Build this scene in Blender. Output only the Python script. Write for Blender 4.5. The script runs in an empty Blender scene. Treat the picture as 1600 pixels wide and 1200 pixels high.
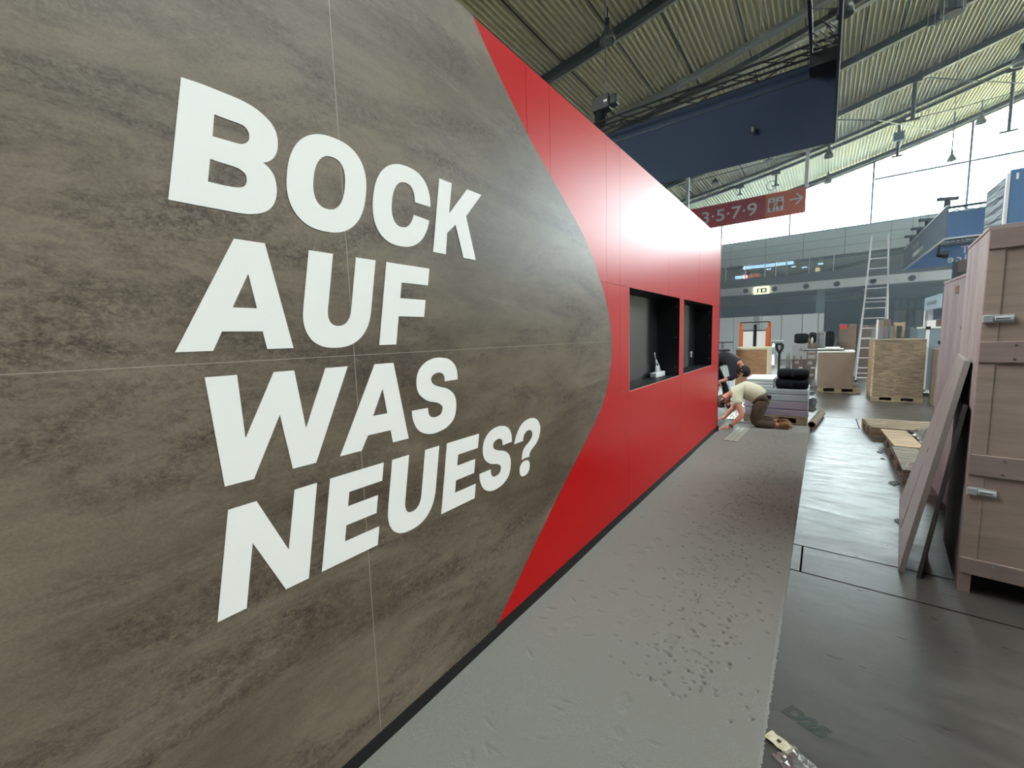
import bpy, bmesh, math, random
from mathutils import Vector, Matrix
random.seed(7)
SC = bpy.context.scene
COL = SC.collection
# ------------------------------------------------------------------ camera, sky, exposure
EYE = 1.57
FPX = 646.0
AX = [[0.79985, 0.041163, -0.598786], [0.599445, -0.10478, 0.793528], [-0.030077, -0.993643, -0.108483]]
cam_data = bpy.data.cameras.new('camera'); cam = bpy.data.objects.new('camera', cam_data); COL.objects.link(cam)
cam_data.sensor_fit = 'HORIZONTAL'; cam_data.sensor_width = 36.0; cam_data.lens = 36.0 * FPX / 1600.0
cam_data.clip_start = 0.03; cam_data.clip_end = 500
cam.matrix_world = Matrix(((AX[0][0], -AX[0][1], -AX[0][2], 0), (AX[1][0], -AX[1][1], -AX[1][2], 0), (AX[2][0], -AX[2][1], -AX[2][2], EYE), (0, 0, 0, 1)))
SC.camera = cam
world = bpy.data.worlds.new('sky'); SC.world = world; world.use_nodes = True
wn = world.node_tree; bg = wn.nodes['Background']; bg.inputs['Strength'].default_value = 14.0
wt = wn.nodes.new('ShaderNodeTexCoord'); wx = wn.nodes.new('ShaderNodeSeparateXYZ'); wr_ = wn.nodes.new('ShaderNodeValToRGB')
wn.links.new(wt.outputs['Generated'], wx.inputs[0]); wm = wn.nodes.new('ShaderNodeMapRange'); wm.inputs['From Min'].default_value = -0.1; wm.inputs['From Max'].default_value = 0.1
wn.links.new(wx.outputs['Z'], wm.inputs['Value']); wn.links.new(wm.outputs['Result'], wr_.inputs['Fac']); wn.links.new(wr_.outputs['Color'], bg.inputs['Color'])
wr_.color_ramp.elements[0].position = 0.3; wr_.color_ramp.elements[0].color = (1.0, 0.90, 0.42, 1)     # sunlit ground outside
wr_.color_ramp.elements[1].position = 0.7; wr_.color_ramp.elements[1].color = (0.90, 0.965, 1.0, 1)      # bright overcast sky
SC.view_settings.view_transform = 'Standard'; SC.view_settings.look = 'None'
SC.view_settings.gamma = 1.0; SC.view_settings.use_curve_mapping = False
SC.view_settings.exposure = 0.68
SC.cycles.use_denoising = True
SC.cycles.max_bounces = 8; SC.cycles.diffuse_bounces = 4; SC.cycles.glossy_bounces = 4
SC.cycles.transparent_max_bounces = 12; SC.cycles.sample_clamp_indirect = 8
def portal(name, loc, rot, sx, sy):
    l = bpy.data.lights.new(name, 'AREA'); l.shape = 'RECTANGLE'; l.size = sx; l.size_y = sy; l.cycles.is_portal = True
    o = bpy.data.objects.new(name, l); o.location = loc; o.rotation_euler = rot; COL.objects.link(o)
PI = math.pi
portal('gable_portal', (8, 47.2, 18), (-PI/2, 0, 0), 66, 17)       # sky through the end gable
portal('added_skylight_portal', (18.5, 5, 19.2), (0, 0, 0), 15, 24.5)  # portals for the added roof glazing out of view
portal('added_skylight_portal', (34, 22.7, 25.0), (0, 0, 0), 13, 35.5)
portal('added_skylight_portal', (-12.8, -1, 11.9), (0, 0, 0), 12.5, 12)
# ------------------------------------------------------------------ helpers
def P(u, v, Y):                       # point of the photograph that lies on the vertical plane y = Y
    a, b = (u - 800) / FPX, (v - 600) / FPX
    d = [r[0] * a + r[1] * b + r[2] for r in AX]; t = Y / d[1]
    return Vector((d[0] * t, Y, EYE + d[2] * t))
def lin(c):
    f = lambda v: v / 12.92 if v <= 0.04045 else ((v + 0.055) / 1.055) ** 2.4
    return tuple(f(x / 255.0) for x in c) + (1.0,)
MATS = {}
def mat(name, col, rough=0.6, metal=0.0, spec=0.5, var=None, bump=None, stretch=(1, 1, 1), emit=None, col2=None, sheen=0):
    m = bpy.data.materials.new(name); m.use_nodes = True; nt = m.node_tree; N = nt.nodes; L = nt.links
    b = N['Principled BSDF']; b.inputs['Base Color'].default_value = lin(col); b.inputs['Roughness'].default_value = rough
    b.inputs['Metallic'].default_value = metal; b.inputs['Specular IOR Level'].default_value = spec
    if var or bump:
        tc = N.new('ShaderNodeTexCoord'); mp = N.new('ShaderNodeMapping'); mp.inputs['Scale'].default_value = stretch
        L.new(tc.outputs['Object'], mp.inputs['Vector'])
    if var:                            # (scale, amount) mottles the colour
        n = N.new('ShaderNodeTexNoise'); n.inputs['Scale'].default_value = var[0]; n.inputs['Detail'].default_value = 6
        n.inputs['Roughness'].default_value = 0.65
        L.new(mp.outputs['Vector'], n.inputs['Vector'])
        r = N.new('ShaderNodeValToRGB'); r.color_ramp.elements[0].position = 0.32; r.color_ramp.elements[1].position = 0.68
        c2 = col2 or tuple(x * (1 - var[1]) for x in col); hi = col if col2 else tuple(min(255, x * (1 + var[1] * 0.5)) for x in col)
        r.color_ramp.elements[0].color = lin(c2); r.color_ramp.elements[1].color = lin(hi)
        L.new(n.outputs['Fac'], r.inputs['Fac']); L.new(r.outputs['Color'], b.inputs['Base Color'])
    if bump:
        n2 = N.new('ShaderNodeTexNoise'); n2.inputs['Scale'].default_value = bump[0]; n2.inputs['Detail'].default_value = 4
        L.new(mp.outputs['Vector'], n2.inputs['Vector'])
        bp = N.new('ShaderNodeBump'); bp.inputs['Strength'].default_value = bump[1]; bp.inputs['Distance'].default_value = bump[2] if len(bump) > 2 else 0.01
        L.new(n2.outputs['Fac'], bp.inputs['Height']); L.new(bp.outputs['Normal'], b.inputs['Normal'])
    if emit: b.inputs['Emission Color'].default_value = lin(emit[0]); b.inputs['Emission Strength'].default_value = emit[1]
    if sheen: b.inputs['Sheen Weight'].default_value = sheen
    MATS[name] = m
    return m
def glass_mat(name, tint=(235, 245, 245), gloss=0.08, rough=0.02):
    m = bpy.data.materials.new(name); m.use_nodes = True; nt = m.node_tree; N = nt.nodes; L = nt.links
    N.remove(N['Principled BSDF']); out = N['Material Output']
    t = N.new('ShaderNodeBsdfTransparent'); t.inputs['Color'].default_value = lin(tint)
    g = N.new('ShaderNodeBsdfGlossy'); g.inputs['Roughness'].default_value = rough
    f = N.new('ShaderNodeLayerWeight'); f.inputs['Blend'].default_value = 0.25
    a = N.new('ShaderNodeMath'); a.operation = 'MULTIPLY_ADD'; a.inputs[1].default_value = 0.6; a.inputs[2].default_value = gloss
    L.new(f.outputs['Fresnel'], a.inputs[0])
    mx = N.new('ShaderNodeMixShader'); L.new(a.outputs[0], mx.inputs['Fac']); L.new(t.outputs[0], mx.inputs[1]); L.new(g.outputs[0], mx.inputs[2])
    L.new(mx.outputs[0], out.inputs['Surface']); MATS[name] = m
    return m
class MB:
    """collects vertices and faces, builds ONE mesh object"""
    def __init__(s): s.v = []; s.f = []
    def add(s, vs, fs):
        o = len(s.v); s.v += [tuple(x) for x in vs]; s.f += [tuple(i + o for i in f) for f in fs]; return s
    def box(s, x0, y0, z0, x1, y1, z1, M=None):
        vs = [Vector(p) for p in ((x0,y0,z0),(x1,y0,z0),(x1,y1,z0),(x0,y1,z0),(x0,y0,z1),(x1,y0,z1),(x1,y1,z1),(x0,y1,z1))]
        if M: vs = [M @ p for p in vs]
        return s.add(vs, [(0,3,2,1),(4,5,6,7),(0,1,5,4),(1,2,6,5),(2,3,7,6),(3,0,4,7)])
    def cyl(s, a, b, r, r2=None, n=10, cap=True):
        a = Vector(a); b = Vector(b); r2 = r if r2 is None else r2; d = (b - a).normalized()
        u = d.orthogonal().normalized(); w = d.cross(u); vs = []
        for c, q in ((a, r), (b, r2)):
            for i in range(n): t = 2 * PI * i / n; vs.append(c + u * (q * math.cos(t)) + w * (q * math.sin(t)))
        fs = [(i, (i + 1) % n, n + (i + 1) % n, n + i) for i in range(n)]
        if cap: fs += [tuple(range(n - 1, -1, -1)), tuple(range(n, 2 * n))]
        return s.add(vs, fs)
    def tube(s, pts, r, n=8):
        for a, b in zip(pts, pts[1:]): s.cyl(a, b, r, n=n)
        return s
    def bar(s, a, b, w, h, up=(0, 0, 1)):        # rectangular bar from a to b
        a = Vector(a); b = Vector(b); d = (b - a).normalized(); up = Vector(up)
        if abs(d.dot(up)) > 0.98: up = Vector((0, 1, 0))
        x = d.cross(up).normalized() * (w / 2); z = x.cross(d).normalized() * (h / 2)
        vs = [a - x - z, a + x - z, a + x + z, a - x + z, b - x - z, b + x - z, b + x + z, b - x + z]
        return s.add(vs, [(0,3,2,1),(4,5,6,7),(0,1,5,4),(1,2,6,5),(2,3,7,6),(3,0,4,7)])
    def prism(s, poly, h):                        # closed polygon of 3D points, pushed by vector h
        n = len(poly); h = Vector(h); vs = [Vector(p) for p in poly]; vs += [p + h for p in vs]
        return s.add(vs, [tuple(range(n - 1, -1, -1)), tuple(range(n, 2 * n))] + [(i, (i + 1) % n, n + (i + 1) % n, n + i) for i in range(n)])
    def lathe(s, prof, c=(0, 0, 0), n=16):        # profile [(r, z)] about the vertical through c
        vs = []; m = len(prof)
        for r, z in prof:
            for i in range(n): t = 2 * PI * i / n; vs.append((c[0] + r * math.cos(t), c[1] + r * math.sin(t), c[2] + z))
        return s.add(vs, [(k * n + i, k * n + (i + 1) % n, (k + 1) * n + (i + 1) % n, (k + 1) * n + i) for k in range(m - 1) for i in range(n)])
    def grid(s, nx, ny, fn):
        vs = [fn(i / (nx - 1), j / (ny - 1)) for j in range(ny) for i in range(nx)]
        return s.add(vs, [(j * nx + i, j * nx + i + 1, (j + 1) * nx + i + 1, (j + 1) * nx + i) for j in range(ny - 1) for i in range(nx - 1)])
    def build(s, name, m, parent=None, bevel=0, smooth=False, sub=0, solid=0):
        me = bpy.data.meshes.new(name); me.from_pydata(s.v, [], s.f); me.update()
        o = bpy.data.objects.new(name, me); COL.objects.link(o)
        if m: me.materials.append(MATS[m] if isinstance(m, str) else m)
        if parent: o.parent = parent
        bm = bmesh.new(); bm.from_mesh(me); bmesh.ops.recalc_face_normals(bm, faces=bm.faces); bm.to_mesh(me); bm.free()
        if smooth: me.polygons.foreach_set('use_smooth', [True] * len(me.polygons))
        if solid: k = o.modifiers.new('thick', 'SOLIDIFY'); k.thickness = solid
        if bevel: k = o.modifiers.new('edge', 'BEVEL'); k.width = bevel; k.segments = 2; k.limit_method = 'ANGLE'
        if sub: k = o.modifiers.new('soft', 'SUBSURF'); k.levels = sub; k.render_levels = sub
        return o
def bx(name, m, parent, x0, y0, z0, x1, y1, z1, bevel=0, M=None): return MB().box(x0, y0, z0, x1, y1, z1, M).build(name, m, parent, bevel)
def tag(o, label=None, cat=None, group=None, kind=None):
    if label: o['label'] = label
    if cat: o['category'] = cat
    if group: o['group'] = group
    if kind: o['kind'] = kind
    return o
def thing(name, label, cat, loc=(0, 0, 0), rz=0, group=None, kind=None):
    o = bpy.data.objects.new(name, None); COL.objects.link(o); o.location = loc; o.rotation_euler = (0, 0, rz); o.empty_display_size = 0.1
    return tag(o, label, cat, group, kind)
def struct(name, label): return thing(name, label, None, kind='structure')
def dup(root, loc=None, rz=None, label=None, group=None):
    r = root.copy(); COL.objects.link(r)
    if loc is not None: r.location = loc
    if rz is not None: r.rotation_euler = (0, 0, rz)
    if label: r['label'] = label
    if group: r['group'] = group
    for ch in list(root.children):
        c = ch.copy(); COL.objects.link(c); c.parent = r
        for g in list(ch.children):
            d = g.copy(); COL.objects.link(d); d.parent = c
    return r
def smooth_line(pts):                 # [(a, b, corner)] closed outline, Catmull-Rom between corners
    n = len(pts); out = []
    for i in range(n):
        p0, p1, p2, p3 = pts[i - 1], pts[i], pts[(i + 1) % n], pts[(i + 2) % n]
        out.append((p1[0], p1[1]))
        if p1[2] and p2[2]: continue
        a = p1 if p1[2] else p0; d = p2 if p2[2] else p3
        for t in (0.33, 0.67):
            q = []
            for k in (0, 1):
                m1 = (p2[k] - a[k]) * 0.5; m2 = (d[k] - p1[k]) * 0.5
                if p1[2]: m1 = p2[k] - p1[k]
                if p2[2]: m2 = p2[k] - p1[k]
                q.append((2*t**3 - 3*t*t + 1) * p1[k] + (t**3 - 2*t*t + t) * m1 + (3*t*t - 2*t**3) * p2[k] + (t**3 - t*t) * m2)
            out.append(tuple(q))
    return out
def flat_shape(name, loops, depth, m, parent, place):
    """filled outline with holes; loops are 2D, place maps (a, b, h) to 3D, h being 0 or depth"""
    cu = bpy.data.curves.new(name, 'CURVE'); cu.dimensions = '2D'; cu.fill_mode = 'BOTH'; cu.extrude = depth / 2
    for lp in loops:
        sp = cu.splines.new('POLY'); sp.points.add(len(lp) - 1); sp.use_cyclic_u = True
        for q, p in zip(sp.points, lp): q.co = (p[0], p[1], 0, 1)
    return curve_mesh(cu, name, depth, m, parent, place)
def curve_mesh(cu, name, depth, m, parent, place):
    t = bpy.data.objects.new(name + '_tmp', cu); COL.objects.link(t)
    dg = bpy.context.evaluated_depsgraph_get(); dg.update()
    me = bpy.data.meshes.new_from_object(t.evaluated_get(dg)); bpy.data.objects.remove(t)
    for v in me.vertices: v.co = place(v.co.x, v.co.y, v.co.z + depth / 2)
    bm = bmesh.new(); bm.from_mesh(me); bmesh.ops.remove_doubles(bm, verts=bm.verts, dist=1e-5); bmesh.ops.recalc_face_normals(bm, faces=bm.faces); bm.to_mesh(me); bm.free()
    me.name = name; o = bpy.data.objects.new(name, me); COL.objects.link(o); me.materials.clear(); me.materials.append(MATS[m])
    if parent: o.parent = parent
    return o
def text(name, s, size, m, parent, place, depth=0.004, fat=0.0, align='LEFT', spacing=1.0):
    cu = bpy.data.curves.new(name, 'FONT'); cu.body = s; cu.size = size; cu.extrude = depth / 2; cu.offset = fat; cu.align_x = align; cu.space_character = spacing
    return curve_mesh(cu, name, depth, m, parent, place)
def skin(name, pts, edges, m, parent=None, sub=2, root=0):
    """a body grown over a skeleton: pts [(x, y, z, radius or (rx, ry))]"""
    me = bpy.data.meshes.new(name); me.from_pydata([p[:3] for p in pts], edges, []); o = bpy.data.objects.new(name, me); COL.objects.link(o)
    k = o.modifiers.new('skin', 'SKIN'); k.use_smooth_shade = True
    if not me.skin_vertices:
        with bpy.context.temp_override(object=o, active_object=o): bpy.ops.mesh.customdata_skin_add()
    for i, p in enumerate(pts):
        sv = me.skin_vertices[0].data[i]; r = p[3]; sv.radius = r if isinstance(r, tuple) else (r, r); sv.use_root = (i == root)
    s = o.modifiers.new('soft', 'SUBSURF'); s.levels = sub; s.render_levels = sub
    dg = bpy.context.evaluated_depsgraph_get(); dg.update()
    nm = bpy.data.meshes.new_from_object(o.evaluated_get(dg)); bpy.data.objects.remove(o)
    nm.name = name; o = bpy.data.objects.new(name, nm); COL.objects.link(o); nm.materials.clear(); nm.materials.append(MATS[m])
    nm.polygons.foreach_set('use_smooth', [True] * len(nm.polygons))
    if parent: o.parent = parent
    return o
# ------------------------------------------------------------------ materials
def grey_laminate():
    m = bpy.data.materials.new('concrete_look_laminate'); m.use_nodes = True; nt = m.node_tree; N = nt.nodes; L = nt.links
    b = N['Principled BSDF']; tc = N.new('ShaderNodeTexCoord')
    def noise(scale, st, det=8, rough=0.7, dist=0.0, rot=0):
        mp = N.new('ShaderNodeMapping'); mp.inputs['Scale'].default_value = st; mp.inputs['Rotation'].default_value = (rot, 0, 0)
        n = N.new('ShaderNodeTexNoise'); n.inputs['Scale'].default_value = scale; n.inputs['Detail'].default_value = det
        n.inputs['Roughness'].default_value = rough; n.inputs['Distortion'].default_value = dist
        L.new(tc.outputs['Object'], mp.inputs['Vector']); L.new(mp.outputs['Vector'], n.inputs['Vector']); return n.outputs['Fac']
    def ramp(s, a, b2, c0=(0, 0, 0, 1), c1=(1, 1, 1, 1)):
        r = N.new('ShaderNodeValToRGB'); r.color_ramp.elements[0].position = a; r.color_ramp.elements[1].position = b2
        r.color_ramp.elements[0].color = c0; r.color_ramp.elements[1].color = c1; L.new(s, r.inputs['Fac']); return r.outputs['Color']
    def mix(kind, fac, a, c):
        x = N.new('ShaderNodeMix'); x.data_type = 'RGBA'; x.blend_type = kind
        for sock, v in ((x.inputs[0], fac), (x.inputs[6], a), (x.inputs[7], c)):
            if hasattr(v, 'is_linked'): L.new(v, sock)
            else: sock.default_value = v
        return x.outputs[2]
    big = ramp(noise(1.3, (1, 0.55, 1.5), 4, 0.55, 0.6, 0.12), 0.35, 0.66, lin((92, 82, 68)), lin((122, 111, 95)))
    smear = ramp(noise(2.6, (1, 0.42, 1.7), 10, 0.72, 0.9, 0.1), 0.44, 0.60)
    fine = ramp(noise(60, (1, 0.8, 1.2), 8, 0.85, 0.4), 0.40, 0.58)
    patch = mix('MULTIPLY', 1.0, smear, fine)
    c = mix('MIX', patch, big, lin((63, 53, 45)))
    mid = ramp(noise(7, (1, 0.5, 1.3), 10, 0.78, 1.0, 0.15), 0.40, 0.60, (0.72, 0.71, 0.70, 1), (1.12, 1.12, 1.12, 1))
    c = mix('MULTIPLY', 0.5, c, mid)
    speck = ramp(noise(190, (1, 0.8, 1.2), 4, 0.7), 0.35, 0.65, (0.84, 0.84, 0.84, 1), (1.12, 1.12, 1.12, 1))
    c = mix('MULTIPLY', 1.0, c, speck)
    light = ramp(noise(5, (1, 0.35, 1.6), 9, 0.75, 1.2, 0.25), 0.56, 0.74)
    c = mix('MIX', mix('MULTIPLY', 1.0, light, (0.4, 0.4, 0.4, 1)), c, lin((136, 129, 114)))
    L.new(c, b.inputs['Base Color']); b.inputs['Roughness'].default_value = 0.42; b.inputs['Specular IOR Level'].default_value = 0.42
    bp = N.new('ShaderNodeBump'); bp.inputs['Strength'].default_value = 0.10; bp.inputs['Distance'].default_value = 0.002
    L.new(patch, bp.inputs['Height']); L.new(bp.outputs['Normal'], b.inputs['Normal']); MATS['grey_laminate'] = m
grey_laminate()
def concrete_floor():
    m = bpy.data.materials.new('worn_polished_concrete'); m.use_nodes = True; nt = m.node_tree; N = nt.nodes; L = nt.links
    b = N['Principled BSDF']; tc = N.new('ShaderNodeTexCoord')
    def noise(scale, st=(1, 1, 1), det=6, rough=0.6, dist=0):
        mp = N.new('ShaderNodeMapping'); mp.inputs['Scale'].default_value = st
        n = N.new('ShaderNodeTexNoise'); n.inputs['Scale'].default_value = scale; n.inputs['Detail'].default_value = det
        n.inputs['Roughness'].default_value = rough; n.inputs['Distortion'].default_value = dist
        L.new(tc.outputs['Object'], mp.inputs['Vector']); L.new(mp.outputs['Vector'], n.inputs['Vector']); return n.outputs['Fac']
    r = N.new('ShaderNodeValToRGB'); L.new(noise(1.7, (1, 0.8, 1), 10, 0.7, 0.4), r.inputs['Fac'])
    r.color_ramp.elements[0].position = 0.3; r.color_ramp.elements[1].position = 0.72
    r.color_ramp.elements[0].color = lin((54, 53, 50)); r.color_ramp.elements[1].color = lin((86, 85, 80))
    sc = N.new('ShaderNodeValToRGB'); L.new(noise(38, (0.8, 1.4, 1), 6, 0.8, 0.4), sc.inputs['Fac'])
    sc.color_ramp.elements[0].position = 0.28; sc.color_ramp.elements[1].position = 0.42
    sc.color_ramp.elements[0].color = (0.35, 0.35, 0.35, 1); sc.color_ramp.elements[1].color = (1, 1, 1, 1)
    mx = N.new('ShaderNodeMix'); mx.data_type = 'RGBA'; mx.blend_type = 'MULTIPLY'; mx.inputs[0].default_value = 0.8
    L.new(r.outputs['Color'], mx.inputs[6]); L.new(sc.outputs['Color'], mx.inputs[7]); L.new(mx.outputs[2], b.inputs['Base Color'])
    rr = N.new('ShaderNodeMapRange'); L.new(noise(6, (0.5, 1.9, 1), 10, 0.78, 0.5), rr.inputs['Value'])
    rr.inputs['From Min'].default_value = 0.3; rr.inputs['From Max'].default_value = 0.7; rr.inputs['To Min'].default_value = 0.2; rr.inputs['To Max'].default_value = 0.58
    L.new(rr.outputs['Result'], b.inputs['Roughness']); b.inputs['Specular IOR Level'].default_value = 1.0; b.inputs['Coat Weight'].default_value = 0.35; b.inputs['Coat Roughness'].default_value = 0.3
    bp = N.new('ShaderNodeBump'); bp.inputs['Strength'].default_value = 0.03; bp.inputs['Distance'].default_value = 0.0025
    L.new(noise(48, (0.7, 1.5, 1), 8, 0.75, 0.3), bp.inputs['Height']); L.new(bp.outputs['Normal'], b.inputs['Normal']); MATS['floor'] = m
concrete_floor()
def osb_mat():
    m = bpy.data.materials.new('strand_board'); m.use_nodes = True; nt = m.node_tree; N = nt.nodes; L = nt.links
    b = N['Principled BSDF']; tc = N.new('ShaderNodeTexCoord'); mp = N.new('ShaderNodeMapping'); mp.inputs['Scale'].default_value = (9, 9, 42)
    v = N.new('ShaderNodeTexVoronoi'); v.inputs['Scale'].default_value = 1.0; L.new(tc.outputs['Object'], mp.inputs['Vector'])
    n = N.new('ShaderNodeTexNoise'); n.inputs['Scale'].default_value = 0.6; n.inputs['Detail'].default_value = 3
    L.new(mp.outputs['Vector'], n.inputs['Vector'])
    ad = N.new('ShaderNodeMix'); ad.data_type = 'RGBA'; ad.blend_type = 'LINEAR_LIGHT'; ad.inputs[0].default_value = 0.35
    L.new(mp.outputs['Vector'], ad.inputs[6]); L.new(n.outputs['Color'], ad.inputs[7]); L.new(ad.outputs[2], v.inputs['Vector'])
    r = N.new('ShaderNodeValToRGB'); r.color_ramp.elements[0].color = lin((98, 85, 69)); r.color_ramp.elements[1].color = lin((152, 135, 111))
    L.new(v.outputs['Color'], r.inputs['Fac']); L.new(r.outputs['Color'], b.inputs['Base Color']); b.inputs['Roughness'].default_value = 0.7; MATS['osb'] = m
osb_mat()
def film_mat():
    m = bpy.data.materials.new('clear_plastic_film'); m.use_nodes = True; nt = m.node_tree; N = nt.nodes; L = nt.links
    N.remove(N['Principled BSDF']); t = N.new('ShaderNodeBsdfTransparent'); t.inputs['Color'].default_value = (0.93, 0.95, 0.95, 1)
    g = N.new('ShaderNodeBsdfGlossy'); g.inputs['Roughness'].default_value = 0.12; d = N.new('ShaderNodeBsdfDiffuse'); d.inputs['Color'].default_value = (0.8, 0.83, 0.83, 1)
    a = N.new('ShaderNodeMixShader'); a.inputs['Fac'].default_value = 0.35; L.new(g.outputs[0], a.inputs[1]); L.new(d.outputs[0], a.inputs[2])
    x = N.new('ShaderNodeMixShader'); x.inputs['Fac'].default_value = 0.45; L.new(t.outputs[0], x.inputs[1]); L.new(a.outputs[0], x.inputs[2])
    L.new(x.outputs[0], N['Material Output'].inputs['Surface']); MATS['film'] = m
film_mat()
mat('red_laminate', (182, 8, 14), 0.33, spec=0.20, var=(160, 0.04), bump=(300, 0.05, 0.001))
mat('white_vinyl', (232, 232, 227), 0.5, spec=0.35)
mat('black_plinth', (14, 14, 15), 0.55)
mat('niche_black', (19, 22, 25), 0.48, spec=0.5, bump=(400, 0.04, 0.001))
mat('dark_trim', (44, 46, 50), 0.5)
mat('raw_edge', (205, 160, 155), 0.6)
mat('screw', (150, 155, 160), 0.3, metal=1)
mat('carpet', (146, 147, 141), 0.95, spec=0.15, var=(420, 0.22), bump=(380, 0.8, 0.006), sheen=0.2)
mat('joint_fill', (22, 21, 20), 0.9)
mat('paint_mark', (60, 72, 68), 0.7)
mat('roof_sheet', (206, 201, 166), 0.5, spec=0.4)
mat('roof_beam', (46, 50, 52), 0.5)
mat('roof_strip', (150, 152, 146), 0.55)
mat('hall_wall', (92, 98, 100), 0.7)
mat('gable_frame', (84, 86, 104), 0.5)
mat('cladding', (202, 210, 214), 0.5)
mat('spandrel', (52, 66, 80), 0.5)
mat('fascia_white', (238, 242, 246), 0.5)
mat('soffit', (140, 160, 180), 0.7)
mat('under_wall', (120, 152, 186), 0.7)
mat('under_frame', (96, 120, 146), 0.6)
mat('gallery_dark', (44, 36, 38), 0.8)
mat('ochre', (150, 128, 60), 0.7)
mat('partition', (200, 209, 210), 0.6)
mat('partition_lit', (214, 222, 222), 0.55)  # lit face of the partition, its light put into the colour
mat('nozzle', (30, 34, 40), 0.5)
mat('lamp_white', (255, 255, 255), emit=((235, 245, 255), 6.0))
mat('lamp_warm', (255, 220, 170), emit=((255, 205, 140), 5.0))
mat('lamp_orange', (255, 110, 50), emit=((255, 92, 40), 2.2))
mat('exit_glow', (240, 240, 200), emit=((244, 244, 190), 1.1))
mat('exit_green', (20, 80, 50), 0.5)
mat('sign_red', (176, 40, 58), 0.5)
mat('sign_orange', (206, 118, 72), 0.5)
mat('sign_white', (236, 238, 238), 0.5)
mat('banner_navy', (26, 44, 66), 0.85, bump=(3, 0.1, 0.02))
mat('truss_black', (9, 10, 13), 0.5)
mat('chain', (120, 122, 124), 0.4, metal=0.7)
mat('hoist_black', (12, 12, 14), 0.45)
mat('lamp_metal', (96, 100, 98), 0.4, metal=0.4)
mat('banner_grey', (122, 140, 158), 0.75)
mat('banner_blue', (104, 136, 176), 0.75)
mat('tower_blue', (88, 126, 164), 0.6)
mat('tower_wrap', (176, 196, 206), 0.45, bump=(2.2, 0.9, 0.08), stretch=(1, 1.2, 9))
mat('white_metal', (225, 230, 232), 0.4)
mat('plywood', (158, 142, 133), 0.62, var=(2.5, 0.09), stretch=(1, 1, 9), spec=0.35)
mat('plywood_batten', (147, 131, 126), 0.62, var=(4, 0.08), stretch=(1, 1, 6), spec=0.3)
mat('plywood_pale', (160, 153, 151), 0.6, var=(6, 0.14), stretch=(1, 1, 0.3), spec=0.35)
mat('plywood_mauve', (148, 142, 144), 0.6, var=(5, 0.14), stretch=(1, 1, 0.4), spec=0.35)
mat('plywood_orange', (158, 120, 84), 0.6, var=(5, 0.16), stretch=(1, 1, 3))
mat('softwood', (190, 166, 132), 0.7, var=(6, 0.2), stretch=(0.6, 4, 4))
mat('pallet_wood', (150, 134, 108), 0.75, var=(7, 0.3), stretch=(0.5, 4, 4), bump=(30, 0.3, 0.003))
mat('pallet_grey', (136, 130, 116), 0.8, var=(8, 0.4), stretch=(0.8, 5, 4), bump=(30, 0.4, 0.003))
mat('cardboard', (134, 118, 102), 0.8, var=(2, 0.08))
mat('cardboard_dark', (112, 99, 92), 0.8, var=(2, 0.08))
mat('cardboard_grey', (160, 164, 166), 0.7)
mat('paper_white', (232, 234, 230), 0.6)
mat('ink', (34, 36, 40), 0.7)
mat('label_red', (226, 84, 84), 0.6)
mat('aluminium', (226, 230, 232), 0.35, metal=0.3)
mat('steel', (196, 202, 206), 0.3, metal=0.5)
mat('black_fabric', (16, 19, 24), 0.95, spec=0.2, bump=(60, 0.2, 0.004))
mat('black_plastic', (20, 22, 25), 0.5)
mat('orange_paint', (206, 98, 38), 0.45)
mat('silver_wrap', (172, 184, 188), 0.34, metal=0.35, bump=(14, 0.35, 0.01))
mat('mauve_wrap', (158, 150, 164), 0.4, metal=0.25, bump=(9, 0.2, 0.01))
mat('panel_laminate', (150, 144, 141), 0.36, spec=0.6, var=(2.2, 0.06))
mat('panel_back', (66, 64, 64), 0.3, spec=0.5)
mat('case_grey', (124, 142, 152), 0.55)
mat('skin', (190, 128, 108), 0.55, spec=0.35)
mat('hair', (70, 52, 46), 0.7)
mat('shirt_sand', (204, 202, 176), 0.85, bump=(14, 0.25, 0.015))
mat('trouser_olive', (78, 68, 54), 0.9, bump=(16, 0.3, 0.012))
mat('trouser_patch', (52, 46, 40), 0.85)
mat('boot_tan', (128, 92, 60), 0.7)
mat('black_cloth', (16, 20, 26), 0.9, bump=(12, 0.3, 0.012))
mat('board_grey', (170, 176, 164), 0.45)
mat('brown_board', (98, 84, 80), 0.7)
glass_mat('glass_clear', (244, 250, 250), 0.03)
glass_mat('glass_warm', (255, 252, 246), 0.03)  # warms the light through the added roof glazing
glass_mat('glass_gallery', (150, 168, 176), 0.24, 0.02)
glass_mat('glass_canopy', (190, 214, 214), 0.25, 0.15)
mat('banner_pale', (176, 198, 214), 0.6)
mat('softwood_pale', (206, 200, 172), 0.8)
mat('seam_pale', (150, 146, 134), 0.5)
def translucent(name, col, f):
    m = mat(name, col, 0.7, spec=0.2); nt = m.node_tree; N = nt.nodes; L = nt.links
    t = N.new('ShaderNodeBsdfTranslucent'); t.inputs['Color'].default_value = lin(col); x = N.new('ShaderNodeMixShader'); x.inputs['Fac'].default_value = f
    L.new(N['Principled BSDF'].outputs[0], x.inputs[1]); L.new(t.outputs[0], x.inputs[2]); L.new(x.outputs[0], N['Material Output'].inputs['Surface'])
translucent('sign_red', (190, 40, 60), 0.3); translucent('sign_orange', (216, 122, 76), 0.3)
translucent('banner_blue', (104, 138, 178), 0.35); translucent('banner_grey', (120, 138, 156), 0.3); translucent('tower_wrap', (184, 202, 210), 0.25)
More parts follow.
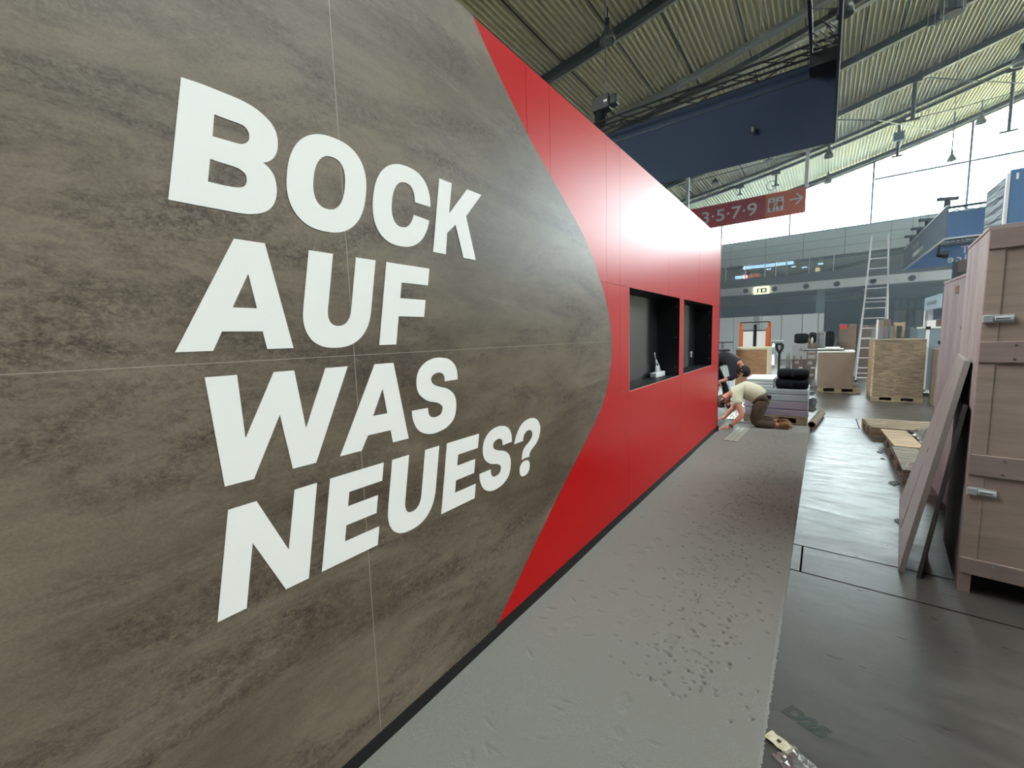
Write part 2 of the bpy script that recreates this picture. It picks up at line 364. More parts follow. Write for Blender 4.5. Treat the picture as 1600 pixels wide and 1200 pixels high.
tn = MATS['tower_wrap'].node_tree; tc_ = tn.nodes.new('ShaderNodeTexCoord'); mp_ = tn.nodes.new('ShaderNodeMapping'); mp_.inputs['Scale'].default_value = (1, 1.0, 11); mp_.inputs['Rotation'].default_value = (0.25, 0, 0)
nz_ = tn.nodes.new('ShaderNodeTexNoise'); nz_.inputs['Scale'].default_value = 1.6; bp_n = tn.nodes.new('ShaderNodeBump'); bp_n.inputs['Strength'].default_value = 1.0; bp_n.inputs['Distance'].default_value = 0.12
tn.links.new(tc_.outputs['Object'], mp_.inputs['Vector']); tn.links.new(mp_.outputs['Vector'], nz_.inputs['Vector']); tn.links.new(nz_.outputs['Fac'], bp_n.inputs['Height']); tn.links.new(bp_n.outputs['Normal'], tn.nodes['Principled BSDF'].inputs['Normal'])
# ------------------------------------------------------------------ floor
fl = struct('floor', 'worn polished concrete hall floor with duct covers and open joints')
bx('floor_slab', 'joint_fill', fl, -24, -40, -0.08, 42, 64, -0.03)
def slab(x0, y0, x1, y1): return bx('floor_slab', 'floor', fl, x0, y0, -0.03, x1, y1, 0.0)
slab(-24, -40, 42, 3.142)
for x0, x1 in ((-24, -0.067), (-0.055, 2.4), (2.412, 42)): slab(x0, 3.156, x1, 3.545)      # duct covers
slab(-24, 3.56, 42, 8.36)
for x0, x1 in ((-24, -4.0), (-3.988, 0.5), (0.512, 42)): slab(x0, 8.372, x1, 9.28)
slab(-24, 9.292, 42, 46); slab(-24, 46.012, 42, 64)
mk = text('paint_mark', 'D25', 0.10, 'paint_mark', fl, lambda a, b, h: Vector((-0.078 + a * 0.80 + b * 0.45, 1.895 - a * 0.30 + b * 0.75, 0.0006 + h * 0.2)), 0.002, 0.006)
# ------------------------------------------------------------------ roof
def roof_z(x):
    X = x / 2.0
    return EYE + 2.0 * (0.00820983 * X * X + 0.220072 * X + 8.38801 - EYE)
ceil = struct('ceiling', 'sagging steel trapezoidal sheet roof with dark beams')
BEAMS = [-37, -31, -25, -19, -13, -7, -1, 5, 11, 17.2, 23.2, 29, 35, 40.4]
GABLE = 48.0
PITCH = 0.205
SKY_E, SKY_F, SKY_W = (11.0, 26.0), (27.5, 40.5), (-19.0, -6.5)          # unseen glazed roof strips, added to light the booth and the hall
def sheet(y0, y1, xa=-24.0, xb=42.0):
    m = MB(); x = xa; row = []
    while x < xb:
        for dx, dz in ((0, 0), (0.045, 0), (0.06, 0.16), (0.19, 0.16)):
            row.append((x + dx, dz))
        x += PITCH
    n = len(row)
    vs = [(a, y0, roof_z(a) + d) for a, d in row] + [(a, y1, roof_z(a) + d) for a, d in row]
    m.add(vs, [(i, i + 1, n + i + 1, n + i) for i in range(n - 1)])
    return m.build('roof_sheet', 'roof_sheet', ceil)
def added_skylight(y0, y1, xa, xb):  # added roof glazing, lets extra daylight in from out of view
    m = MB(); n = 5
    for k in range(n):
        a, b = xa + (xb - xa) * k / n + 0.06, xa + (xb - xa) * (k + 1) / n - 0.06
        MB().add([(a, y0, roof_z(a) + 0.05), (b, y0, roof_z(b) + 0.05), (b, y1, roof_z(b) + 0.05), (a, y1, roof_z(a) + 0.05)], [(0, 1, 2, 3)]).build('added_skylight_pane', 'glass_warm', ceil)
        MB().bar((b + 0.06, y0, roof_z(b)), (b + 0.06, y1, roof_z(b)), 0.12, 0.12).build('added_skylight_bar', 'roof_beam', ceil)
edges = [-40] + BEAMS + [GABLE + 0.5]
for a, b in zip(edges, edges[1:]):
    E, W, F = -7.5 < a and b < 18, -7.5 < a and b < 5.5, 4 < a and b < 41
    cuts = ([SKY_W] if W else []) + ([SKY_E] if E else []) + ([SKY_F] if F else []); xa = -24.0
    for c in cuts:
        sheet(a, b, xa, c[0]); added_skylight(a, b, *c); xa = c[1]
    sheet(a, b, xa, 42.0)
def arch(m, y, dz, w, h, x0=-24.0, x1=42.0, n=34):
    ps = [(x0 + (x1 - x0) * i / n) for i in range(n + 1)]
    vs = []
    for a in ps:
        z = roof_z(a) + dz; vs += [(a, y - w/2, z - h), (a, y + w/2, z - h), (a, y + w/2, z), (a, y - w/2, z)]
    fs = []
    for i in range(n):
        k = i * 4; fs += [(k + j, k + (j + 1) % 4, k + 4 + (j + 1) % 4, k + 4 + j) for j in range(4)]
    return m.add(vs, fs)
for y in BEAMS:
    if y == 40.4:
        for yy, d in ((39.8, 0.16), (41.0, 0.2)): arch(MB(), yy, -0.02, d, 0.22).build('roof_beam', 'roof_beam', ceil)
    elif y == 23.2:
        arch(MB(), 22.7, -0.1, 0.34, 0.2).build('roof_strip', 'roof_strip', ceil)
        arch(MB(), 23.6, -0.3, 0.2, 0.24).build('roof_beam', 'roof_beam', ceil)
        arch(MB(), 24.6, -0.05, 0.3, 0.16).build('roof_strip', 'roof_strip', ceil)
    else:
        arch(MB(), y, 0.0, 0.26, 0.34).build('roof_beam', 'roof_beam', ceil)
        arch(MB(), y + 0.42, 0.012, 0.5, 0.04).build('roof_strip', 'roof_strip', ceil)
arch(MB(), GABLE - 0.1, 0.02, 0.35, 0.5).build('roof_beam', 'roof_beam', ceil)
arch(MB(), GABLE - 0.4, -0.28, 0.12, 0.12).build('roof_strip', 'roof_strip', ceil)
# ------------------------------------------------------------------ hall walls out of the frame and the end gable
wl = struct('wall_west', 'closed grey hall wall beyond the booth'); bx('wall_panel', 'hall_wall', wl, -24.3, -40, 0, -24, 64, 13)
we = struct('wall_east', 'closed grey hall wall far to the right')
bx('wall_panel', 'hall_wall', we, 42, -40, 0, 42.3, 64, 32)
wr = struct('wall_south', 'hall wall behind the aisle'); bx('wall_panel', 'hall_wall', wr, -24, -40.3, 0, 42, -40, 32)
w1 = struct('window_1', 'overexposed glazed end gable with slim mullions and a transom')
MX = [-20.3, -14.55, -8.8, -3.0, 2.8, 8.4, 14.1, 19.8, 25.5, 31.2, 36.9, 42]
ZG = 9.9
for x in MX:
    MB().bar((x, GABLE, ZG), (x, GABLE, roof_z(x)), 0.13, 0.16).build('window_frame', 'gable_frame', w1)
for a, b in zip(MX, MX[1:]):
    bx('window_pane', 'glass_clear', w1, a + 0.08, GABLE, ZG, b - 0.08, GABLE + 0.02, min(roof_z(a), roof_z(b)) + 0.6)
    if a > 2: bx('window_transom', 'gable_frame', w1, a + 0.08, GABLE - 0.06, 13.99, b - 0.08, GABLE + 0.06, 14.12)
# ------------------------------------------------------------------ gallery across the end of the hall
ga = struct('wall_north', 'two storey gallery building closing the end of the hall')
GY = 46.0
g = lambda z: (z - EYE) * GY / 24.0 + EYE
GX0, GX1 = -22.0, 30.0
z_par, z_cl, z_gl, z_sp, z_fa = g(5.99), g(4.88), g(4.18), g(3.785), g(3.41)
ncol = 18
for i in range(ncol):
    a = GX0 + (GX1 - GX0) * i / ncol; b = GX0 + (GX1 - GX0) * (i + 1) / ncol - 0.03
    for j in range(3):
        za = z_cl + (z_par - z_cl) * j / 3; zb = z_cl + (z_par - z_cl) * (j + 1) / 3 - 0.03
        bx('cladding_panel', 'cladding', ga, a, GY, za, b, GY + 0.06, zb)
bx('wall_core', 'dark_trim', ga, GX0, GY + 0.06, z_cl, GX1, GY + 0.2, z_par - 0.02)
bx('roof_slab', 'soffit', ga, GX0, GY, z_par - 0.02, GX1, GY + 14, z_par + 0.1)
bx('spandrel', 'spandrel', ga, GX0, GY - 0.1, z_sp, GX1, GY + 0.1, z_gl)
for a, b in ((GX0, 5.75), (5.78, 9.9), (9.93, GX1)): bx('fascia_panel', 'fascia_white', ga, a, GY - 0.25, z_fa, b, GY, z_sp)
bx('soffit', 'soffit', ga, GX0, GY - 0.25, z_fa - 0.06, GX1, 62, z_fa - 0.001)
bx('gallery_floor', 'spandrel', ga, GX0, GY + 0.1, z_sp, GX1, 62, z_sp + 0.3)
bx('gallery_back_wall', 'gallery_dark', ga, GX0, GY + 9, z_sp, GX1, GY + 9.2, z_cl + 0.3)
bx('gallery_ceiling', 'gallery_dark', ga, GX0, GY + 0.2, z_cl + 0.1, GX1, GY + 9, z_cl + 0.2)
bx('gallery_screen', 'ochre', ga, -8.6, GY + 1.2, 7.4, -6.7, GY + 1.3, z_cl + 0.1)
for px in (1134, 1164.5, 1195, 1212, 1228.5, 1264, 1302):
    x = P(px, 425, GY).x; w_ = 0.04 if px < 1250 else 0.02; bx('window_mullion', 'white_metal', ga, x - w_, GY + 0.0, z_gl, x + w_, GY + 0.04, z_cl)
xs = [GX0 + 2.6 * i for i in range(21)]
for a in xs[:-1]: MB().prism([(a + 0.01, GY + 0.05, z_gl), (a + 2.59, GY + 0.05, z_gl), (a + 2.59, GY + 0.42, z_cl), (a + 0.01, GY + 0.42, z_cl)], (0, 0.012, 0)).build('window_pane', 'glass_gallery', ga)
bx('gallery_lamp', 'lamp_white', ga, P(1154, 415, GY + 1.5).x, GY + 1.5, 7.75, P(1240, 408, GY + 1.5).x, GY + 1.9, 8.0)
for px, py, w, h, m in ((1158, 433, 1.1, 0.3, 'lamp_white'), (1174, 431, 1.4, 0.34, 'lamp_orange'), (1277.5, 421, 0.35, 0.35, 'lamp_warm'), (1282, 412, 0.4, 0.14, 'lamp_white'), (1201, 420.5, 0.4, 0.1, 'lamp_white'), (1240, 416.5, 0.35, 0.1, 'lamp_white'), (1257, 417.5, 0.4, 0.1, 'lamp_white')):
    q = P(px, py, GY + 2.5); bx('gallery_lamp', m, ga, q.x - w/2, GY + 2.5, q.z - h/2, q.x + w/2, GY + 2.6, q.z + h/2)
for px, py in ((1165.3, 454.5), (1210.5, 451.5), (1259.5, 447.5), (1307.5, 443.8), (1364, 439), (1425, 434.5)):
    q = P(px, py, GY - 0.25)
    r = MB(); r.cyl((q.x, GY - 0.30, q.z), (q.x, GY - 0.22, q.z), 0.24, n=16); ring = r.build('nozzle_ring', 'under_frame', ga)
    MB().cyl((q.x, GY - 0.33, q.z), (q.x, GY - 0.2, q.z), 0.15, n=14).build('nozzle', 'nozzle', ga)
q = P(1189.5, 454, GY - 0.4)
ex = thing('exit_sign', 'lit pale exit sign with green running figure on the white gallery fascia', 'sign', (q.x, GY - 0.4, q.z))
bx('sign_box', 'exit_glow', ex, -0.62, -0.06, -0.33, 0.62, 0.06, 0.33, 0.02)
bx('pictogram', 'exit_green', ex, -0.34, -0.075, -0.2, 0.44, -0.061, 0.2)
bx('pictogram', 'exit_glow', ex, -0.22, -0.083, -0.15, -0.04, -0.076, 0.13); bx('pictogram', 'exit_glow', ex, 0.12, -0.083, -0.1, 0.3, -0.076, 0.1)
bx('bracket', 'dark_trim', ex, -0.1, 0.06, -0.1, 0.1, 0.16, 0.1)
# undercroft
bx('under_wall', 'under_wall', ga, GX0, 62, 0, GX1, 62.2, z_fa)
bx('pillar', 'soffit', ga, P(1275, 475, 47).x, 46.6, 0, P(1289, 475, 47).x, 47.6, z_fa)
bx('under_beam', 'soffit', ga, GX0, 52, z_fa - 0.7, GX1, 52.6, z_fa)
dr = struct('door_1', 'glazed entrance doors with slim frames at the back of the undercroft')
for px in (1393, 1404, 1416, 1427, 1441): 
    x = P(px, 520, 60).x; bx('door_frame', 'under_frame', dr, x - 0.09, 59.9, 0, x + 0.09, 60.1, 4.6)
for z in (3.3, 4.5): bx('door_frame', 'under_frame', dr, P(1393, 520, 60).x, 59.9, z, P(1441, 520, 60).x, 60.1, z + 0.14)
for a, b in ((1395, 1403), (1406, 1415), (1429, 1439)): bx('door_pane', 'glass_gallery', dr, P(a, 520, 60).x, 60, 0, P(b, 520, 60).x, 60.03, 3.3)
for a, b, c, d in ((1408.5, 1412, 500, 520), (1420, 1422.5, 498, 522), (1425, 1432, 498, 514)):
    p0 = P(a, d, 61.5); p1 = P(b, c, 61.5); bx('door_notice', 'fascia_white', dr, p0.x, 61.5, p0.z, p1.x, 61.55, p1.z)
# folded glass roof behind the gallery parapet
cn = thing('glass_canopy', 'folded pale glass roof showing above the gallery parapet', 'canopy', (2.2, GY + 4.0, z_par + 0.1))
random.seed(3)
prev = None; k = 0
for i in range(9):
    x0 = -4.6 + i * 1.45
    hL = 0.25 + min(i, 5) * 0.18
    m = MB(); zz = random.uniform(-0.25, 0.3)
    m.add([(x0, -1, 0), (x0 + 1.75, -1, 0), (x0 + 0.9, 0.4 + zz, hL), (x0 - 0.2, 1.2, hL + 0.1), (x0 + 1.9, 1.2, hL + 0.25)], [(0, 1, 2), (0, 2, 3), (1, 4, 2), (2, 4, 3)])
    m.build('glass_facet', 'glass_canopy', cn, solid=0.03)
# partition of a booth in front of the undercroft
pt = thing('partition_wall', 'pale grey modular partition wall under the gallery', 'partition', (-5, 26.7, 0))
PZ = 2.42
xsb = [-9.5] + [P(u, 520, 26.7).x for u in (1146, 1178)]
def ppanel(x0, y0, x1, y1, m='partition'):
    a = Vector((x0 + 5, y0 - 26.7, PZ / 2)); b = Vector((x1 + 5, y1 - 26.7, PZ / 2)); MB().bar(a, b, 0.05, PZ - 0.04).build('panel', m, pt)
xx = [-9.5, -8.4, -7.3, -6.2, -5.1] + [P(u, 520, 26.7).x for u in (1146, 1177.5)]
for a, b in zip(xx, xx[1:]): ppanel(a + 0.015, 26.7, b - 0.015, 26.7)
ppanel(xx[-1] + 0.02, 26.68, P(1188, 520, 26.4).x, 26.4, 'partition_lit')
xx = [P(u, 520, 26.7).x for u in (1189, 1220.5, 1253, 1277.5, 1287)]
for a, b in zip(xx, xx[1:]): ppanel(a + 0.015, 26.7, b - 0.015, 26.7)
for a in [-9.5, -6.2, xx[0], xx[2], xx[-1]]: bx('base_foot', 'dark_trim', pt, a + 5 - 0.05, -0.2, 0, a + 5 + 0.05, 0.2, 0.04)
bx('base_rail', 'dark_trim', pt, -4.5, -0.04, 0, xx[-1] + 5, 0.04, 0.02)
# thin haze volume added to imitate veiling glare over the far hall
hz = bpy.data.materials.new('glare_haze'); hz.use_nodes = True; hn = hz.node_tree; hn.nodes.remove(hn.nodes['Principled BSDF'])
hv = hn.nodes.new('ShaderNodeVolumeScatter'); hv.inputs['Color'].default_value = (0.80, 0.92, 1.0, 1); hv.inputs['Density'].default_value = 0.0045; hv.inputs['Anisotropy'].default_value = 0.35
hn.links.new(hv.outputs[0], hn.nodes['Material Output'].inputs['Volume']); MATS['haze'] = hz
tag(bx('haze', 'haze', None, -23.9, 9.0, 0.02, 30, 61.9, 11.5), 'thin bluish haze added as veiling glare over the far half of the hall', 'haze', kind='stuff')
# ------------------------------------------------------------------ booth wall with the lettering
WX = -1.293
bw = struct('wall_left', 'long booth wall, grey concrete-look shape with white lettering over glossy red panels')
CURVE = [(1.513, 0.093), (1.647, 0.195), (1.781, 0.296), (1.92, 0.402), (2.064, 0.512), (2.21, 0.615), (2.353, 0.715), (2.478, 0.80), (2.591, 0.881), (2.69, 0.947), (2.77, 1.012), (2.842, 1.085), (2.896, 1.163), (2.936, 1.242), (2.968, 1.326), (2.988, 1.41), (2.996, 1.496), (2.992, 1.57), (2.973, 1.641), (2.94, 1.735), (2.893, 1.827), (2.835, 1.915), (2.766, 1.999), (2.697, 2.088), (2.619, 2.174), (2.535, 2.242), (2.442, 2.305), (2.33, 2.378), (2.209, 2.452), (2.095, 2.522), (1.979, 2.595), (1.88, 2.668), (1.784, 2.742), (1.705, 2.806), (1.627, 2.873), (1.56, 2.933), (1.502, 2.99)]
TOP = 2.99; SEAM = 1.53; PB = 0.0925
def yz(poly, x, d): return [Vector((x, a, b)) for a, b in poly]
def gpanel(poly): MB().prism(yz(poly, WX - 0.006, 0), (0.006, 0, 0)).build('grey_panel', 'grey_laminate', bw)
S1, S2 = SEAM - 0.0007, SEAM + 0.0007
ys = [-3.0, -1.786, -0.486, 0.815]
for a, b in zip(ys, ys[1:]):
    gpanel([(a, PB), (b, PB), (b, S1), (a, S1)]); gpanel([(a, S2), (b, S2), (b, TOP), (a, TOP)])
lo = [c for c in CURVE if c[1] < S1 - 0.01] + [(2.994, S1)]; hi = [(2.994, S2)] + [c for c in CURVE if c[1] > S2 + 0.01]
gpanel([(0.8162, PB)] + lo + [(0.8162, S1)]); gpanel([(0.8162, S2)] + hi + [(0.8162, TOP)])
bx('seam_strip', 'seam_pale', bw, WX - 0.004, 0.8145, PB, WX + 0.0001, 0.8167, TOP)
bx('seam_strip', 'seam_pale', bw, WX - 0.004, -3, SEAM - 0.001, WX + 0.0001, 2.992, SEAM + 0.0008)
def rpanel(y0, z0, y1, z1): bx('red_panel', 'red_laminate', bw, WX - 0.024, y0 + 0.0012, z0 + 0.0012, WX - 0.0055, y1 - 0.0012, z1 - 0.0012)
NZ0, NZ1 = 1.10, 1.962
N1, N2 = (3.36, 4.865), (5.03, 6.562)
END = 7.057
for a, b in zip([0.9, 1.92, 2.15, 2.92, 3.17, 4.44, 5.75], [1.92, 2.15, 2.92, 3.17, 4.44, 5.75, END]): rpanel(a, NZ1, b, TOP)
for a, b in ((2.0, 2.92), (2.92, 3.17), (3.17, N1[0])): rpanel(a, NZ0 + 0.02, b, NZ1)
rpanel(N1[1], NZ0, N2[0], NZ1); rpanel(N2[1], NZ0, END, NZ1)
rpanel(0.9, PB, N1[0], NZ0 + 0.02); rpanel(N1[0], PB, N2[0] - 0.08, NZ0); rpanel(N2[0] - 0.08, PB, END, NZ0)
XB = -1.535
bx('wall_core', 'niche_black', bw, -1.64, -3, 0, -1.56, END, TOP - 0.003)
bx('wall_core', 'niche_black', bw, -1.56, -3, NZ1 + 0.03, WX - 0.0245, END, TOP - 0.003)
bx('wall_core', 'niche_black', bw, -1.56, -3, PB, WX - 0.0245, END, NZ0 - 0.03)
bx('wall_core', 'niche_black', bw, -1.56, -3, NZ0 - 0.03, WX - 0.0245, N1[0] - 0.03, NZ1 + 0.03)
bx('wall_core', 'niche_black', bw, -1.56, N1[1] + 0.03, NZ0 - 0.03, WX - 0.0245, N2[0] - 0.03, NZ1 + 0.03)
bx('wall_core', 'niche_black', bw, -1.56, N2[1] + 0.03, NZ0 - 0.03, WX - 0.0245, END, NZ1 + 0.03)
for a, b in (N1, N2):
    m = MB(); t = 0.02
    m.box(XB - t, a - t, NZ0 - t, XB, b + t, NZ1 + t); m.box(XB, a - t, NZ1, WX - 0.008, b + t, NZ1 + t); m.box(XB, a - t, NZ0 - t, WX - 0.008, b + t, NZ0)
    m.box(XB, a - t, NZ0, WX - 0.008, a, NZ1); m.box(XB, b, NZ0, WX - 0.008, b + t, NZ1)
    nl = m.build('niche_lining', 'niche_black', bw)
    for z in (1.20, 1.53, 1.87): MB().cyl((-1.335, b, z), (-1.335, b - 0.004, z), 0.008, n=10).build('screw', 'screw', nl)
    bx('edge_strip', 'raw_edge', bw, WX - 0.007, a, NZ0 - 0.003, WX - 0.003, b, NZ0 + 0.002)
    bx('edge_strip', 'raw_edge', bw, WX - 0.007, a - 0.002, NZ0, WX - 0.003, a + 0.002, NZ1)
bx('plinth', 'black_plinth', bw, -1.50, -3, 0, WX - 0.012, END - 0.01, PB - 0.001)
bx('end_trim', 'dark_trim', bw, -1.64, END, 0.0, WX - 0.002, END + 0.03, TOP)
bx('trim_foot', 'black_plinth', bw, WX - 0.05, END + 0.03, 0.0, WX + 0.01, END + 0.075, 0.10)
bx('cap_board', 'dark_trim', bw, -1.64, -3, TOP, WX - 0.02, END, TOP + 0.003)
GS=[(1.312,1.399,1),(1.311,1.429,0),(1.304,1.454,0),(1.287,1.476,0),(1.261,1.492,0),(1.235,1.498,0),(1.209,1.501,0),(1.176,1.499,0),(1.142,1.49,0),(1.114,1.474,0),(1.093,1.453,0),(1.082,1.428,0),(1.079,1.403,0),(1.081,1.38,0),(1.091,1.359,0),(1.107,1.344,0),(1.127,1.33,0),(1.151,1.321,0),(1.176,1.315,0),(1.2,1.305,0),(1.213,1.291,0),(1.212,1.277,0),(1.202,1.261,0),(1.182,1.254,0),(1.159,1.254,0),(1.143,1.261,0),(1.134,1.275,0),(1.132,1.298,1),(1.049,1.299,1),(1.049,1.275,0),(1.056,1.247,0),(1.071,1.221,0),(1.093,1.203,0),(1.122,1.191,0),(1.154,1.186,0),(1.188,1.188,0),(1.224,1.195,0),(1.254,1.209,0),(1.277,1.228,0),(1.29,1.254,0),(1.296,1.284,0),(1.295,1.31,0),(1.285,1.335,0),(1.265,1.354,0),(1.242,1.367,0),(1.214,1.375,0),(1.182,1.385,0),(1.164,1.396,0),(1.157,1.409,0),(1.159,1.421,0),(1.169,1.431,0),(1.186,1.437,0),(1.207,1.438,0),(1.224,1.431,0),(1.232,1.418,0),(1.233,1.398,1)]
GQ=[(1.715,1.014,1),(1.727,1.042,0),(1.744,1.069,0),(1.771,1.096,0),(1.804,1.115,0),(1.845,1.125,0),(1.889,1.126,0),(1.927,1.114,0),(1.955,1.091,0),(1.968,1.062,0),(1.967,1.032,0),(1.953,1.002,0),(1.928,0.975,0),(1.896,0.958,0),(1.867,0.943,0),(1.852,0.924,0),(1.85,0.911,1),(1.815,0.915,0),(1.778,0.912,1),(1.783,0.934,0),(1.794,0.96,0),(1.814,0.977,0),(1.842,0.99,0),(1.866,1.003,0),(1.883,1.021,0),(1.887,1.038,0),(1.879,1.054,0),(1.859,1.062,0),(1.835,1.062,0),(1.815,1.053,0),(1.801,1.036,0),(1.795,1.014,1)]
GQD=[(1.831,0.897,0),(1.847,0.886,0),(1.853,0.868,0),(1.849,0.845,0),(1.834,0.826,0),(1.807,0.817,0),(1.781,0.819,0),(1.763,0.83,0),(1.756,0.852,0),(1.76,0.876,0),(1.774,0.891,0),(1.797,0.899,0)]
GB=[(0.398,2.234,1),(0.438,2.237,0),(0.482,2.237,0),(0.525,2.236,0),(0.557,2.231,0),(0.585,2.219,0),(0.605,2.203,0),(0.616,2.182,0),(0.618,2.157,0),(0.614,2.132,0),(0.603,2.11,0),(0.589,2.096,0),(0.572,2.087,1),(0.585,2.079,0),(0.598,2.062,0),(0.603,2.042,0),(0.603,2.016,0),(0.596,1.988,0),(0.583,1.966,0),(0.563,1.95,0),(0.535,1.939,0),(0.501,1.934,0),(0.439,1.933,0),(0.344,1.932,1)]
GB1=[(0.462,2.173,1),(0.491,2.172,0),(0.516,2.172,0),(0.532,2.169,0),(0.541,2.158,0),(0.542,2.145,0),(0.537,2.131,0),(0.524,2.121,0),(0.511,2.118,0),(0.486,2.117,0),(0.453,2.116,1)]
GB2=[(0.442,2.057,1),(0.471,2.055,0),(0.496,2.054,0),(0.513,2.05,0),(0.524,2.04,0),(0.525,2.026,0),(0.521,2.013,0),(0.51,2.004,0),(0.494,2.0,0),(0.466,1.998,0),(0.432,1.998,1)]

SL = 0.18
def letter(loops): flat_shape('letter', loops, 0.0022, 'white_vinyl', bw, lambda a, b, h: Vector((WX + 0.0002 + h, a, b)))
def sup(cx, cz, a, b, t0, t1, n=28, e=2.35):
    out = []
    for i in range(n + 1):
        t = t0 + (t1 - t0) * i / n; c, s = math.cos(t), math.sin(t)
        out.append((cx + a * math.copysign(abs(c) ** (2 / e), c), cz + b * math.copysign(abs(s) ** (2 / e), s)))
    return out
def place(y0, z0, pts): return [(y0 + u + SL * w, z0 + w) for u, w in pts]
B1, B2, B3, B4 = 1.933, 1.562, 1.193, 0.826; CH = 0.301
letter([smooth_line(GB), smooth_line(GB1), smooth_line(GB2)])
oc = (0.611 + 0.876) / 2
letter([place(0, B1, sup(oc, 0.1475, 0.1325, 0.151, 0, 2*PI, 64)[:-1]), place(0, B1, sup(oc, 0.1525, 0.053, 0.084, 0, 2*PI, 48)[:-1])])
cc = 1.0375
t0 = math.asin((0.027 / 0.151) ** (2.35 / 2)); t1 = math.asin((0.022 / 0.084) ** (2.35 / 2))
letter([place(0, B1, sup(cc, 0.1475, 0.1325, 0.151, t0, 2*PI - t0, 60) + sup(cc, 0.1525, 0.053, 0.084, 2*PI - t1 * 1.25, t1, 44))])
letter([place(0, B1, [(1.203, CH), (1.274, CH), (1.2745, 0.172), (1.369, CH), (1.466, CH), (1.377, 0.183), (1.464, 0), (1.382, 0), (1.317, 0.134), (1.272, 0.09), (1.275, 0), (1.203, 0)])])
letter([[(0.479, 1.863), (0.557, 1.863), (0.612, 1.562), (0.537, 1.562), (0.529, 1.613), (0.428, 1.613), (0.403, 1.562), (0.322, 1.562)], [(0.506, 1.773), (0.520, 1.678), (0.459, 1.678)]])
def U(y0, z0):
    ci = 0.1205
    letter([place(y0, z0, [(0, CH), (0.0, 0.13)] + sup(ci, 0.125, 0.1205, 0.129, PI, 2*PI, 30)[1:] + [(0.241, CH), (0.163, CH), (0.163, 0.13)] + sup(ci + 0.001, 0.125, 0.0415, 0.057, 2*PI, PI, 22)[1:] + [(0.080, CH)])])
U(0.630, B2); U(0.8885, B4)
letter([place(0, B2, [(0.917, CH), (1.124, CH), (1.124, 0.233), (0.9925, 0.233), (0.9925, 0.174), (1.118, 0.174), (1.118, 0.106), (0.9925, 0.106), (0.9925, 0), (0.917, 0)])])
letter([[(0.378, 1.494), (0.453, 1.494), (0.458, 1.313), (0.549, 1.494), (0.608, 1.494), (0.629, 1.309), (0.708, 1.494), (0.787, 1.494), (0.652, 1.193), (0.578, 1.193), (0.555, 1.366), (0.469, 1.193), (0.396, 1.193)]])
letter([[(0.893, 1.494), (0.975, 1.494), (1.025, 1.193), (0.950, 1.193), (0.943, 1.242), (0.846, 1.242), (0.817, 1.193), (0.734, 1.193)], [(0.920, 1.403), (0.934, 1.308), (0.872, 1.308)]])
letter([smooth_line(GS)])
letter([[(0.398, 1.126), (0.470, 1.126), (0.545, 0.945), (0.578, 1.126), (0.649, 1.126), (0.597, 0.826), (0.526, 0.826), (0.449, 1.009), (0.417, 0.826), (0.345, 0.826)]])
def E_(y0, z0): letter([place(y0, z0, [(0, CH), (0.210, CH), (0.210, 0.235), (0.076, 0.235), (0.076, 0.186), (0.197, 0.186), (0.197, 0.122), (0.076, 0.122), (0.076, 0.067), (0.215, 0.067), (0.215, 0), (0, 0)])])
E_(0.640, B4); E_(1.175, B4)
letter([[(a + 1.4285 - 1.049 + 0.003, b - 0.367) for a, b in smooth_line(GS)]])
letter([smooth_line(GQ), smooth_line(GQD)])
# power strip left in the first niche
ps = thing('power_strip', 'white power strip with a looped cable in the corner of the nearer niche', 'power strip', (-1.47, 4.66, NZ0))
bx('strip_body', 'white_metal', ps, -0.035, -0.16, 0.0, 0.035, 0.16, 0.055, 0.008)
MB().tube([(0, 0.1, 0.055), (-0.01, 0.06, 0.13), (-0.02, 0.0, 0.19), (-0.02, -0.05, 0.24), (-0.03, -0.02, 0.27)], 0.006).build('cable', 'white_metal', ps, smooth=True)
MB().tube([(0, -0.06, 0.055), (-0.01, -0.02, 0.13), (-0.02, 0.0, 0.19)], 0.006).build('cable', 'white_metal', ps, smooth=True)
bx('plug', 'white_metal', ps, -0.03, -0.01, 0.055, 0.0, 0.06, 0.12, 0.006)
sk = thing('wall_socket', 'small white socket near the back of the farther niche', 'socket', (XB + 0.001, 6.35, 1.27))
bx('cover', 'white_metal', sk, 0, -0.03, -0.04, 0.015, 0.03, 0.04, 0.004); bx('insert', 'case_grey', sk, 0.015, -0.018, -0.02, 0.018, 0.018, 0.02)
